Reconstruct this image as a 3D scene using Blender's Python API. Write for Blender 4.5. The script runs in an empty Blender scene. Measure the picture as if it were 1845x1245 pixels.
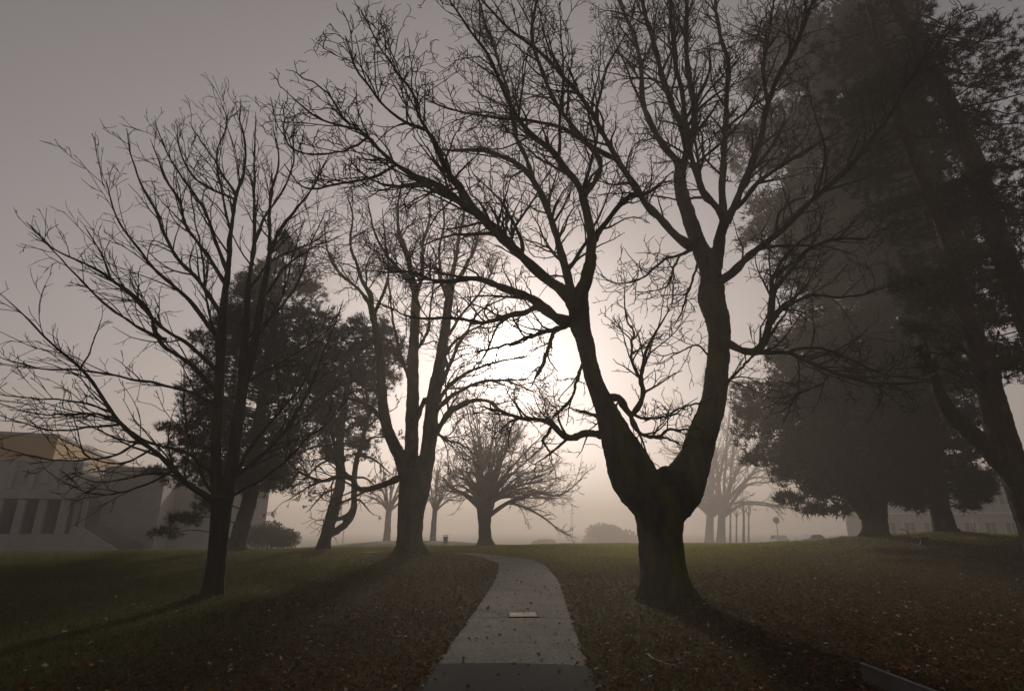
import bpy, bmesh, math, random
import numpy as np
from mathutils import Vector, noise, Matrix

R = math.radians
random.seed(7)
rng = np.random.default_rng(11)
SC = bpy.context.scene
COL = SC.collection

# ------------------------------------------------------------------ camera, sky, sun, exposure
W, H, F = 1845.0, 1245.0, 1034.0            # the photograph's pixels, focal length in those pixels
PITCH = R(17.8)
CAMZ = 1.6
cam = bpy.data.cameras.new('camera')
cam.sensor_width = 36.0
cam.lens = 36.0 * F / W
cam.clip_start = 0.05
cam.clip_end = 6000
camo = bpy.data.objects.new('camera', cam)
COL.objects.link(camo)
camo.location = (0, 0, CAMZ)
camo.rotation_euler = (R(90) + PITCH, 0, 0)
SC.camera = camo

SUN_EL, SUN_AZ = R(16.6), R(-0.95)           # azimuth from +Y towards +X
SUN_DIR = Vector((math.sin(SUN_AZ) * math.cos(SUN_EL), math.cos(SUN_AZ) * math.cos(SUN_EL), math.sin(SUN_EL)))
world = bpy.data.worlds.new('World')
SC.world = world
world.use_nodes = True
wt = world.node_tree
wt.nodes.clear()
def wn(t, **k):
    n = wt.nodes.new(t)
    for a, b in k.items():
        setattr(n, a, b)
    return n
wl = wt.links.new
sky = wn('ShaderNodeTexSky', sky_type='NISHITA', sun_disc=False)
sky.sun_elevation = SUN_EL
sky.sun_rotation = SUN_AZ
sky.altitude = 50
sky.air_density = 1.0
sky.dust_density = 1.0
sky.ozone_density = 1.0
hsv = wn('ShaderNodeHueSaturation')
hsv.inputs['Saturation'].default_value = 0.22
tint = wn('ShaderNodeMix', data_type='RGBA', blend_type='MULTIPLY')
tint.inputs[0].default_value = 1.0
tint.inputs[7].default_value = (1.0, 0.895, 0.875, 1)
wl(sky.outputs[0], hsv.inputs['Color'])
wl(hsv.outputs[0], tint.inputs[6])
# the veiled sun: a bright core and its aureole, in the sun lamp's own direction
tc = wn('ShaderNodeTexCoord')
dot = wn('ShaderNodeVectorMath', operation='DOT_PRODUCT')
dot.inputs[1].default_value = SUN_DIR
wl(tc.outputs['Generated'], dot.inputs[0])
mx = wn('ShaderNodeMath', operation='MAXIMUM'); mx.inputs[1].default_value = 0.0
wl(dot.outputs['Value'], mx.inputs[0])
def lobe(n, s):
    p = wn('ShaderNodeMath', operation='POWER'); p.inputs[1].default_value = n
    wl(mx.outputs[0], p.inputs[0])
    m = wn('ShaderNodeMath', operation='MULTIPLY'); m.inputs[1].default_value = s
    wl(p.outputs[0], m.inputs[0])
    return m
SUN_CORE, SUN_HALO = 130.0, 1.5
l1, l2 = lobe(800, SUN_CORE), lobe(140, SUN_HALO)
ad = wn('ShaderNodeMath', operation='ADD')
wl(l1.outputs[0], ad.inputs[0]); wl(l2.outputs[0], ad.inputs[1])
gl = wn('ShaderNodeMix', data_type='RGBA', blend_type='MULTIPLY'); gl.inputs[0].default_value = 1.0
gl.inputs[6].default_value = (1.0, 0.90, 0.80, 1)
wl(ad.outputs[0], gl.inputs[7])
sm = wn('ShaderNodeMix', data_type='RGBA', blend_type='ADD'); sm.inputs[0].default_value = 1.0
wl(tint.outputs[2], sm.inputs[6]); wl(gl.outputs[2], sm.inputs[7])
bg = wn('ShaderNodeBackground'); bg.inputs[1].default_value = 0.072
wo = wn('ShaderNodeOutputWorld')
wl(sm.outputs[2], bg.inputs[0]); wl(bg.outputs[0], wo.inputs[0])

sun = bpy.data.lights.new('sun', 'SUN')
sun.energy = 2.4
sun.angle = R(3.0)
sun.color = (1.0, 0.87, 0.70)
suno = bpy.data.objects.new('sun', sun)
COL.objects.link(suno)
suno.rotation_euler = SUN_DIR.to_track_quat('Z', 'Y').to_euler()
suno.location = (0, 60, 30)

vs = SC.view_settings
vs.view_transform = 'Standard'
vs.look = 'None'
vs.exposure = -0.12
vs.gamma = 1.0
vs.use_curve_mapping = False
HAZE_DENSITY = 0.0043
HAZE_G = 0.5
SC.cycles.max_bounces = 5
SC.cycles.diffuse_bounces = 2
SC.cycles.glossy_bounces = 2
SC.cycles.transmission_bounces = 3
SC.cycles.volume_bounces = 0
SC.cycles.use_denoising = True
SC.cycles.sample_clamp_indirect = 4.0

# ------------------------------------------------------------------ photograph pixels to places
CP, SP = math.cos(PITCH), math.sin(PITCH)
def ray(px, py):
    u, v = (px - W / 2) / F, (py - H / 2) / F
    return np.array([u, CP + v * SP, SP - v * CP])
def at(px, py, Y):
    d = ray(px, py)
    t = Y / d[1]
    return np.array([d[0] * t, Y, CAMZ + d[2] * t])
def mpp(px, py, Y):                           # metres in one photograph pixel there
    return Y / ray(px, py)[1] / F

# ------------------------------------------------------------------ ground heights: thin plate through known feet
ctl = []
for px, py, Y in ((939, 1110, 12.2), (947, 1064, 16), (940, 1020, 24), (1197, 1074, 14.2), (380, 1072, 14.2),
                  (740, 1002, 30), (875, 986, 66), (425, 992, 34), (583, 991, 38), (150, 996, 34), (22, 998, 31),
                  (1575, 970, 34), (1705, 965, 34), (1822, 967, 31), (1400, 981, 48), (1200, 979, 62), (1000, 979, 66),
                  (697, 974, 92), (780, 974, 92), (640, 986, 50), (850, 999, 33), (1500, 1040, 19), (300, 1030, 22),
                  (1750, 1050, 17.5), (1300, 1010, 29)):
    p = at(px, py, Y); ctl.append(p)
for X in (-30, -12, 0, 12, 30):
    for Y in (-20, -6, 4, 8):
        ctl.append(np.array([X, Y, 0.0 + 0.006 * max(X, 0)]))
for X in (-140, -70, 0, 70, 140):
    ctl.append(np.array([X, 120, -3.2])); ctl.append(np.array([X, 180, -3.4]))
for X, Y, Z in ((-60, 50, -0.3), (-45, 44, -0.1), (-30, 60, -0.6), (-20, 50, -0.1), (60, 50, 0.6), (60, 20, 0.9), (-60, 20, 0.1), (40, 40, 1.1),
                (10, 90, -1.2), (-30, 95, -1.6), (40, 90, -0.75), (70, 90, -1.4), (100, 20, 1), (-100, 20, 0)):
    ctl.append(np.array([X, Y, Z]))
ctl = np.array(ctl)
def _U(r2):
    return np.where(r2 > 1e-9, r2 * np.log(np.maximum(r2, 1e-9)), 0.0)
_n = len(ctl)
_K = _U(((ctl[:, None, :2] - ctl[None, :, :2]) ** 2).sum(2)) + np.eye(_n) * 60.0
_Pm = np.c_[np.ones(_n), ctl[:, :2]]
_A = np.block([[_K, _Pm], [_Pm.T, np.zeros((3, 3))]])
_w = np.linalg.solve(_A, np.r_[ctl[:, 2], 0, 0, 0])
def gz(x, y):
    x = np.asarray(x, float); y = np.asarray(y, float)
    xs, ys = np.clip(x, -140, 140), np.clip(y, -20, 180)
    q = np.stack([xs.ravel(), ys.ravel()], 1)
    out = np.empty(len(q))
    for i in range(0, len(q), 20000):
        b = q[i:i + 20000]
        out[i:i + 20000] = _U(((b[:, None] - ctl[None, :, :2]) ** 2).sum(2)) @ _w[:_n] + _w[_n] + b @ _w[_n + 1:]
    far = np.clip((np.maximum(np.abs(x).ravel() - 100, y.ravel() - 110) / 60), 0, 1)
    out = out * (1 - far) + (-3.4) * far
    lump = 0.035 * np.sin(q[:, 0] * 0.9 + 1.3 * np.sin(q[:, 1] * 0.43)) * np.cos(q[:, 1] * 0.7 + q[:, 0] * 0.21)
    out = out + lump * np.clip((q[:, 1] - 8) / 10, 0, 1)
    return out.reshape(x.shape)
def gz1(x, y):
    return float(gz(np.array([x]), np.array([y]))[0])
def ground_hit(px, py, y0=5.0, y1=90.0):      # where a pixel's ray first meets the ground
    d = ray(px, py)
    Y = np.linspace(y0, y1, 1500)
    x, z = d[0] / d[1] * Y, CAMZ + d[2] / d[1] * Y
    g = gz(x, Y)
    k = np.argmax(z <= g) if (z <= g).any() else int(np.argmin(z - g))
    return np.array([x[k], Y[k], g[k]])

# ------------------------------------------------------------------ materials
MATS = {}
def mat(name, col=(0.5, 0.5, 0.5), rough=0.8, col2=None, scale=4.0, detail=6.0, mix=(0.35, 0.65), bump=0.0, bscale=None,
        stretch=(1, 1, 1), spec=0.3, metal=0.0, col3=None, scale3=1.0, mix3=(0.5, 0.7), transl=0.0, tboost=1.0, emit=None, coat=0.0, vcol=None, alpha=1.0, trans=0.0):
    m = bpy.data.materials.new(name); MATS[name] = m
    m.use_nodes = True
    nt = m.node_tree; N = nt.nodes; L = nt.links.new
    b = N['Principled BSDF']; out = N['Material Output']
    b.inputs['Roughness'].default_value = rough
    b.inputs['Specular IOR Level'].default_value = spec
    b.inputs['Metallic'].default_value = metal
    b.inputs['Base Color'].default_value = (*col, 1)
    if trans:
        b.inputs['Transmission Weight'].default_value = trans
    src = None
    tcn = N.new('ShaderNodeTexCoord'); mp = N.new('ShaderNodeMapping')
    mp.inputs['Scale'].default_value = stretch
    L(tcn.outputs['Object'], mp.inputs[0])
    def noi(sc, det=detail, ro=0.6):
        n = N.new('ShaderNodeTexNoise'); n.inputs['Scale'].default_value = sc; n.inputs['Detail'].default_value = det
        n.inputs['Roughness'].default_value = ro
        L(mp.outputs[0], n.inputs['Vector']); return n
    def ramp(n, lo, hi):
        r = N.new('ShaderNodeMapRange'); r.inputs['From Min'].default_value = lo; r.inputs['From Max'].default_value = hi
        L(n.outputs[0], r.inputs['Value']); return r
    if vcol:
        a = N.new('ShaderNodeAttribute'); a.attribute_name = vcol; src = a.outputs['Color']
    if col2 is not None:
        mi = N.new('ShaderNodeMix'); mi.data_type = 'RGBA'
        L(ramp(noi(scale), *mix).outputs[0], mi.inputs[0])
        mi.inputs[6].default_value = (*col, 1); mi.inputs[7].default_value = (*col2, 1)
        src = mi.outputs[2]
    if col3 is not None:
        mi = N.new('ShaderNodeMix'); mi.data_type = 'RGBA'
        L(ramp(noi(scale3), *mix3).outputs[0], mi.inputs[0])
        if src: L(src, mi.inputs[6])
        else: mi.inputs[6].default_value = (*col, 1)
        mi.inputs[7].default_value = (*col3, 1)
        src = mi.outputs[2]
    if src: L(src, b.inputs['Base Color'])
    if bump:
        bn = N.new('ShaderNodeBump'); bn.inputs['Strength'].default_value = bump; bn.inputs['Distance'].default_value = 0.03
        L(noi(bscale or scale * 3).outputs[0], bn.inputs['Height']); L(bn.outputs[0], b.inputs['Normal'])
    if emit:
        b.inputs['Emission Color'].default_value = (*emit[0], 1); b.inputs['Emission Strength'].default_value = emit[1]
    if transl:
        tr = N.new('ShaderNodeBsdfTranslucent'); ms = N.new('ShaderNodeMixShader'); ms.inputs[0].default_value = transl
        if src:
            tb = N.new('ShaderNodeMix'); tb.data_type = 'RGBA'; tb.blend_type = 'MULTIPLY'; tb.inputs[0].default_value = 1.0
            tb.inputs[7].default_value = (tboost, tboost, tboost * 0.8, 1); L(src, tb.inputs[6]); L(tb.outputs[2], tr.inputs['Color'])
        else: tr.inputs['Color'].default_value = (*col, 1)
        L(b.outputs[0], ms.inputs[1]); L(tr.outputs[0], ms.inputs[2]); L(ms.outputs[0], out.inputs[0])
    return m
mat('bark', (0.050, 0.038, 0.024), 0.95, (0.024, 0.018, 0.012), 3.0, stretch=(2.2, 2.2, 0.7), bump=0.9, bscale=9, col3=(0.075, 0.078, 0.012), scale3=0.9, mix3=(0.45, 0.62), spec=0.1)
mat('bark_young', (0.050, 0.044, 0.034), 0.9, (0.026, 0.022, 0.016), 5.0, stretch=(2, 2, 0.6), bump=0.5, bscale=16, spec=0.1, col3=(0.05, 0.055, 0.018), scale3=1.3, mix3=(0.5, 0.7))
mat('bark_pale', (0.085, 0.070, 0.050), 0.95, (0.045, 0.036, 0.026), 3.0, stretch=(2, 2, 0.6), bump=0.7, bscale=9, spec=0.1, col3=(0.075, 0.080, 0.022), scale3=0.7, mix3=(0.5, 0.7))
mat('bark_pine', (0.060, 0.042, 0.028), 0.95, (0.026, 0.018, 0.013), 3.5, stretch=(2.4, 2.4, 0.8), bump=1.0, bscale=8, spec=0.1, col3=(0.10, 0.085, 0.07), scale3=1.6, mix3=(0.58, 0.75))
mat('twig', (0.042, 0.033, 0.021), 0.9, (0.050, 0.052, 0.016), 2.0, spec=0.15)
mat('needle', (0.034, 0.036, 0.009), 0.65, (0.050, 0.046, 0.012), 0.7, spec=0.2, transl=0.12)
mat('needle_dark', (0.028, 0.031, 0.009), 0.65, (0.042, 0.036, 0.012), 0.6, spec=0.2, transl=0.12)
mat('dead_leaf', (0.075, 0.045, 0.02), 0.7, (0.05, 0.035, 0.018), 3.0, transl=0.25)
mat('autumn_leaf', (0.42, 0.13, 0.02), 0.6, (0.36, 0.05, 0.02), 1.5, transl=0.3)
mat('shrub_leaf', (0.075, 0.080, 0.028), 0.7, (0.075, 0.075, 0.028), 1.2, transl=0.25)

# ------------------------------------------------------------------ object helpers
def link(name, me, m=None, parent=None, label=None, cat=None, group=None, kind=None):
    o = bpy.data.objects.new(name, me)
    COL.objects.link(o)
    if parent is not None: o.parent = parent
    if m is not None: me.materials.append(MATS[m])
    if label: o['label'] = label
    if cat: o['category'] = cat
    if group: o['group'] = group
    if kind: o['kind'] = kind
    return o
def thing(name, loc, label, cat, group=None, rz=0.0):
    o = bpy.data.objects.new(name, None)
    COL.objects.link(o)
    o.location = loc; o.rotation_euler = (0, 0, rz)
    o.empty_display_size = 0.2
    o['label'] = label; o['category'] = cat
    if group: o['group'] = group
    return o
def raw_mesh(name, V, Fc, smooth=True):
    """V (n,3), Fc (m,k) with k = 3 or 4"""
    V = np.asarray(V, np.float32); Fc = np.asarray(Fc, np.int32)
    me = bpy.data.meshes.new(name)
    k = Fc.shape[1]
    me.vertices.add(len(V)); me.vertices.foreach_set('co', V.ravel())
    me.loops.add(Fc.size); me.loops.foreach_set('vertex_index', Fc.ravel())
    me.polygons.add(len(Fc))
    me.polygons.foreach_set('loop_start', np.arange(0, Fc.size, k, dtype=np.int32))
    me.polygons.foreach_set('use_smooth', np.full(len(Fc), smooth))
    me.update(calc_edges=True)
    return me
def nrm(a):
    return a / np.maximum(np.linalg.norm(a, axis=-1, keepdims=True), 1e-9)
def tubes(P, Rd, S=5, flat_end=False):
    """P (M,N,3) Rd (M,N) -> verts, quads of M open tubes"""
    M, N, _ = P.shape
    T = np.empty_like(P)
    T[:, 1:-1] = P[:, 2:] - P[:, :-2]; T[:, 0] = P[:, 1] - P[:, 0]; T[:, -1] = P[:, -1] - P[:, -2]
    T = nrm(T)
    mean = nrm(P[:, -1] - P[:, 0])
    ref = np.zeros((M, 3)); k = np.argmin(np.abs(mean), 1); ref[np.arange(M), k] = 1
    A = nrm(np.cross(T, ref[:, None, :])); B = np.cross(T, A)
    th = np.arange(S) * 2 * math.pi / S
    ring = A[:, :, None, :] * np.cos(th)[None, None, :, None] + B[:, :, None, :] * np.sin(th)[None, None, :, None]
    V = (P[:, :, None, :] + ring * Rd[:, :, None, None]).reshape(-1, 3)
    i = np.arange(N - 1)[:, None]; j = np.arange(S)[None, :]
    a = i * S + j; b = i * S + (j + 1) % S
    q = np.stack([a, b, b + S, a + S], 2).reshape(-1, 4)
    Q = (q[None] + (np.arange(M) * N * S)[:, None, None]).reshape(-1, 4)
    return V, Q
def resample(pts, rad, n):
    """smooth (Catmull-Rom) then n even points"""
    p = np.asarray(pts, float); r = np.asarray(rad, float)
    if len(p) > 2:
        e = np.r_[[2 * p[0] - p[1]], p, [2 * p[-1] - p[-2]]]
        o, ro = [], []
        for i in range(1, len(e) - 2):
            for t in np.linspace(0, 1, 8, endpoint=False):
                o.append(0.5 * ((2 * e[i]) + (-e[i - 1] + e[i + 1]) * t + (2 * e[i - 1] - 5 * e[i] + 4 * e[i + 1] - e[i + 2]) * t * t + (-e[i - 1] + 3 * e[i] - 3 * e[i + 1] + e[i + 2]) * t ** 3))
                ro.append(r[i - 1] * (1 - t) + r[i] * t)
        o.append(p[-1]); ro.append(r[-1])
        p, r = np.array(o), np.array(ro)
    s = np.r_[0, np.cumsum(np.linalg.norm(np.diff(p, axis=0), axis=1))]
    u = np.linspace(0, s[-1], n)
    return np.stack([np.interp(u, s, p[:, k]) for k in range(3)], 1), np.interp(u, s, r)
def sprout(P, Rd, rid, per_m, length, ang, n=5, rr=0.5, rmin=0.007, t0=0.15, up=0.0, wob=0.15, curl=0.1, taper=0.5, angsd=0.2, ratio=0.6, tpow=1.0, cap=None, grav=0.0):
    M, N, _ = P.shape
    L = np.linalg.norm(np.diff(P, axis=1), axis=2).sum(1)
    lam = per_m * L
    cnt = np.floor(lam + rng.random(M)).astype(int)
    if cap: cnt = np.minimum(cnt, cap)
    idx = np.repeat(np.arange(M), cnt); K = len(idx)
    if K == 0: return np.zeros((0, n, 3)), np.zeros((0, n)), np.zeros(0, int)
    t = t0 + (1 - t0) * rng.random(K) ** tpow
    f = np.minimum(t * (N - 1), N - 1.001); i = f.astype(int); w = (f - i)[:, None]
    pos = P[idx, i] * (1 - w) + P[idx, i + 1] * w
    tan = nrm(P[idx, i + 1] - P[idx, i])
    pr = Rd[idx, i] * (1 - w[:, 0]) + Rd[idx, i + 1] * w[:, 0]
    perp = nrm(np.cross(tan, rng.normal(size=(K, 3))))
    a = np.clip(rng.normal(ang, angsd, K), 0.1, 1.6)[:, None]
    d = nrm(tan * np.cos(a) + perp * np.sin(a) + np.array([0, 0, up]))
    ln = np.minimum(length * np.exp(rng.normal(0, 0.3, K)), ratio * L[idx]) * (1 - taper * t)
    r0 = np.maximum(rmin * 1.15, np.minimum(pr * rr, ln * 0.02 + rmin))
    P2 = np.empty((K, n, 3)); R2 = r0[:, None] + (rmin * 0.85 - r0)[:, None] * np.linspace(0, 1, n)[None] ** 0.8
    cv = rng.normal(0, curl, (K, 3)); cv[:, 2] += up * 0.5
    P2[:, 0] = pos
    for k in range(1, n):
        P2[:, k] = P2[:, k - 1] + d * (ln / (n - 1))[:, None]
        d = nrm(d + cv + rng.normal(0, wob, (K, 3)) + np.array([0, 0, -grav]))
    return P2, R2, rid[idx]
def fray(me, amp, fz=1.0, freq=6.0, seed=0.0):
    """rough bark relief along the normals"""
    n = len(me.vertices)
    co = np.empty(n * 3, np.float32); me.vertices.foreach_get('co', co); co = co.reshape(-1, 3)
    no = np.empty(n * 3, np.float32); me.vertex_normals.foreach_get('vector', no); no = no.reshape(-1, 3)
    d = np.array([noise.noise((c[0] * freq + seed, c[1] * freq, c[2] * freq * fz)) + 0.6 * noise.noise((c[0] * freq * 3, c[1] * freq * 3 + seed, c[2] * freq * 3 * fz)) for c in co.tolist()])
    co += no * (d * amp)[:, None]
    me.vertices.foreach_set('co', co.ravel()); me.update()
def welded(name, chains, voxel, base, amp=0.02, sides=14, freq=5.0):
    """overlapping thick tubes fused into one continuous surface"""
    bm = bmesh.new()
    for pts, rad in chains:
        p, r = resample(pts, rad, max(6, len(pts) * 4))
        V, Q = tubes(p[None] - base, r[None], sides)
        vs_ = [bm.verts.new(v) for v in V]
        for q in Q: bm.faces.new([vs_[k] for k in q])
        bm.faces.new(vs_[:sides][::-1]); bm.faces.new(vs_[-sides:])
    me = bpy.data.meshes.new(name); bmesh.ops.recalc_face_normals(bm, faces=bm.faces[:]); bm.to_mesh(me); bm.free()
    o = bpy.data.objects.new(name, me); COL.objects.link(o)
    rm = o.modifiers.new('r', 'REMESH'); rm.mode = 'VOXEL'; rm.voxel_size = voxel; rm.use_smooth_shade = True
    s = o.modifiers.new('s', 'SMOOTH'); s.iterations = 4; s.factor = 0.5
    dg = bpy.context.evaluated_depsgraph_get()
    me2 = bpy.data.meshes.new_from_object(o.evaluated_get(dg)); me2.name = name
    bpy.data.objects.remove(o)
    fray(me2, amp, 0.45, freq)
    return me2

# ------------------------------------------------------------------ ground, path
def fbm(x, y, s, seed):
    g = np.random.default_rng(seed); o = 0; a = 1.0; tot = 0
    for k in range(4):
        th = g.uniform(0, 6.28, 3); ph = g.uniform(0, 6.28, 3); f = s * 2 ** k
        v = sum(np.sin(f * (np.cos(t_) * x + np.sin(t_) * y) + p_ + 1.5 * np.sin(f * 0.6 * (np.sin(t_) * x - np.cos(t_) * y))) for t_, p_ in zip(th, ph)) / 3
        o = o + a * v; tot += a; a *= 0.6
    return o / tot
def litter(x, y):
    right = 1 / (1 + np.exp(-(x - 0.2) / 0.8)) * 1 / (1 + np.exp((y - 24 - 0.25 * x) / 3.0))
    left = 0.75 * np.exp(-((x + 2.6) / 2.6) ** 2) * (x < 0.4) / (1 + np.exp((y - 30) / 3)) + 0.8 * np.exp(-((x + 5.2) ** 2 + (y - 29) ** 2) / 16)
    rp = 0.6 * np.exp(-((x - 20) ** 2 + (y - 32) ** 2) / 60)
    return np.clip(0.08 + 0.75 * right + left + rp + 0.32 * fbm(x, y, 0.9, 5), 0, 1)
mat('turf', rough=0.95, vcol='tone', bump=1.0, bscale=22, col3=(0.022, 0.016, 0.009), scale3=6.0, mix3=(0.47, 0.66), spec=0.1)
def axis(lims, fine0, fine1, step, grow=1.16):
    a = list(np.arange(fine0, fine1 + 1e-6, step)); s = step
    while a[-1] < lims[1]: s *= grow; a.append(a[-1] + s)
    s = step
    while a[0] > lims[0]: s *= grow; a.insert(0, a[0] - s)
    return np.array(a)
gx, gy = axis((-1500, 1500), -24, 26, 0.42), axis((-60, 1500), -2, 62, 0.42)
GX, GY = np.meshgrid(gx, gy)
GZ = gz(GX, GY)
# gentle root mounds round the near trunks
for (tx, ty, hh, ss) in ((at(1197, 1074, 14.2)[0], 14.2, 0.10, 1.1), (at(380, 1072, 14.2)[0], 14.2, 0.07, 0.9), (at(740, 1002, 30)[0], 30, 0.22, 1.6), (at(1575, 970, 34)[0], 34, 0.2, 2.0), (at(1705, 965, 34)[0], 34, 0.2, 1.6)):
    GZ += hh * np.exp(-((GX - tx) ** 2 + (GY - ty) ** 2) / (2 * ss * ss))
nx, ny = len(gx), len(gy)
ii = (np.arange(ny - 1)[:, None] * nx + np.arange(nx - 1)[None]).ravel()
gme = raw_mesh('ground', np.stack([GX, GY, GZ], 2).reshape(-1, 3), np.stack([ii, ii + 1, ii + nx + 1, ii + nx], 1))
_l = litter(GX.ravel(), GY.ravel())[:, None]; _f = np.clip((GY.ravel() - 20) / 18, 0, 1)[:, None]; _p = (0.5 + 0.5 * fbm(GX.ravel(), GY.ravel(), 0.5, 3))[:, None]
_t = (np.array([[0.040, 0.044, 0.011]]) * (1 - _f) + np.array([[0.105, 0.108, 0.022]]) * _f) * (0.75 + 0.5 * _p) * (1 - _l) + np.array([[0.052, 0.032, 0.017]]) * _l  # far lawn's sunlight painted into the ground tone; near lawn kept shaded dark
ga = gme.color_attributes.new('tone', 'FLOAT_COLOR', 'POINT'); ga.data.foreach_set('color', np.c_[_t, np.ones(len(_t))].astype(np.float32).ravel())
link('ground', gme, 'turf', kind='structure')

mat('asphalt', (0.150, 0.142, 0.130), 0.84, (0.014, 0.013, 0.012), 20.0, detail=6, mix=(0.46, 0.60), bump=0.7, bscale=110, col3=(0.034, 0.031, 0.027), scale3=1.3, mix3=(0.42, 0.70), spec=0.22)
mat('asphalt_new', (0.036, 0.036, 0.037), 0.95, (0.020, 0.020, 0.021), 70.0, detail=3, bump=0.3, bscale=140, spec=0.1)
cl = [np.array([-0.04, y, gz1(0, y)]) for y in (1.0, 4.0)]
for px, py in ((918, 1222), (923, 1198), (929, 1160), (939, 1110), (947, 1064), (947, 1040)):
    cl.append(ground_hit(px, py))
for px, Y in ((941, 24.0), (925, 27.5), (893, 30.5), (845, 32.6), (790, 33.6), (740, 34.0), (660, 33.6)):
    x = (px - W / 2) / F * Y / (CP + 0.37 * SP); cl.append(np.array([x, Y, gz1(x, Y)]))
pc, _ = resample(cl, [1] * len(cl), 170)
tg = nrm(np.gradient(pc[:, :2], axis=0)); nr = np.stack([tg[:, 1], -tg[:, 0]], 1)
PATH_C = pc
def ribbon(i0, i1, half, lift, edge=0.05, cols=9, seed=3.0):
    V = []
    for i in range(i0, i1):
        for c in range(cols):
            s = -1 + 2 * c / (cols - 1)
            e = edge * noise.noise((i * 0.55, s * 5, seed)) + 0.6 * edge * noise.noise((i * 1.9, s * 5, seed + 4)) if c in (0, cols - 1) else 0
            q = pc[i, :2] + nr[i] * (half * s + e)
            V.append((q[0], q[1], lift + 0.022 * (1 - s * s)))
    V = np.array(V); V[:, 2] += gz(V[:, 0], V[:, 1])
    n = i1 - i0
    k = (np.arange(n - 1)[:, None] * cols + np.arange(cols - 1)[None]).ravel()
    return raw_mesh('path', V, np.stack([k, k + 1, k + cols + 1, k + cols], 1))
link('path', ribbon(0, 170, 0.92, 0.030), 'asphalt', kind='structure')
n_new = int(np.argmin(np.abs(pc[:, 1] - ground_hit(922, 1199)[1])))
link('asphalt_patch', ribbon(0, n_new, 0.95, 0.038, 0.03, seed=9.0), 'asphalt_new', kind='structure')

def seam(py, half, wide, seed):
    i = int(np.argmin(np.abs(pc[:, 1] - ground_hit(930, py)[1]))); V = []
    for c in range(13):
        s = -1 + c / 6
        q = pc[i, :2] + nr[i] * half * s + tg[i] * (0.05 * noise.noise((s * 2.2, seed, 0)) + 0.02 * noise.noise((s * 9, seed, 3)))
        w_ = wide * (0.6 + 0.6 * abs(noise.noise((s * 4, seed, 7))))
        for e in (-1, 1):
            r = q + tg[i] * w_ * e; V.append((r[0], r[1], 0.030 + 0.022 * (1 - s * s) + 0.004))
    V = np.array(V); V[:, 2] += gz(V[:, 0], V[:, 1]); k = np.arange(12) * 2
    link('path_seam', raw_mesh('path_seam', V, np.stack([k, k + 2, k + 3, k + 1], 1)), 'asphalt_new', kind='structure')
seam(1117, 0.85, 0.030, 1.0); seam(1066, 0.86, 0.02, 5.0); seam(1040, 0.86, 0.03, 8.0); seam(1165, 0.5, 0.012, 12.0)

# ------------------------------------------------------------------ tree machinery
def trace(pix, Y, d0=0.0, d1=0.0, extend=0.0):
    a = np.array(pix, float)
    s = np.r_[0, np.cumsum(np.linalg.norm(np.diff(a[:, :2], axis=0), axis=1))]; s /= s[-1]
    pts, rad = [], []
    for (px, py, r), u in zip(pix, s):
        y = Y + d0 + (d1 - d0) * u
        pts.append(at(px, py, y)); rad.append(r * mpp(px, py, y))
    if extend:
        d = nrm(pts[-1] - pts[-2]); pts.append(pts[-1] + d * extend + np.array([0, 0, 0.1 * extend])); rad.append(rad[-1] * 0.45)
    if rad[-1] < 0.09 and Y < 100:
        d = nrm(pts[-1] - pts[-2]); l_ = 9 * rad[-1] + 0.15; pts.append(pts[-1] + d * l_ + np.array([0, 0, 0.15 * l_])); rad.append(0.005 + 0.0002 * Y)
    return pts, rad
def build_limbs(root, base, limbs, specs, bark='bark', twig='twig', sides=8, npt=16, tsides=4, rough=0.012, name='limb', keep=None):
    """each traced limb is a mesh; its twigs are its child"""
    P, Rr = [], []
    for pts, rad in limbs:
        p, r = resample(pts, rad, npt); P.append(p - base); Rr.append(r)
    P = np.array(P); Rr = np.array(Rr)
    # small natural wobble on long limbs
    P[:, 2:-1] += rng.normal(0, 1, P[:, 2:-1].shape) * (0.12 * Rr[:, 2:-1, None] + 0.006)
    objs = []
    for k in range(len(P)):
        S = sides if Rr[k].max() > 0.05 else 6
        p, r = resample(P[k], Rr[k], 40 if sides > 6 else npt * 2)
        if rough: r = r * (1 + 0.13 * rng.normal(size=len(r)).clip(-1.5, 1.5))
        V, Q = tubes(p[None], r[None], S)
        objs.append(link(name, raw_mesh(name, V, Q), bark, root))
    rid = np.arange(len(P))
    out = []
    cur = (P, Rr, rid)
    for sp in specs:
        sp = dict(sp); src = sp.pop('src', None)
        if src is not None:
            cs = [out[i] if i >= 0 else (P, Rr, rid) for i in src]
        else:
            cs = [cur]
        res = [sprout(*c, **sp) for c in cs]
        cur = tuple(np.concatenate([r[k] for r in res]) for k in range(3)) if len({r[0].shape[1] for r in res}) == 1 else res[0]
        out.append(cur)
    for k in range(len(P)):
        Vs, Qs, off = [], [], 0
        for (p, r, i) in out:
            m = i == k
            if keep is not None:
                m &= np.array([keep(q) for q in (p[:, -1] + base)]) if m.any() else m
            if not m.any(): continue
            V, Q = tubes(p[m], r[m], 4 if r[m].max() > 0.02 else (3 if tsides == 3 else tsides))
            Vs.append(V); Qs.append(Q + off); off += len(V)
        if Vs:
            link('twigs', raw_mesh('twigs', np.concatenate(Vs), np.concatenate(Qs)), twig, objs[k], kind='stuff')
    return out

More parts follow.
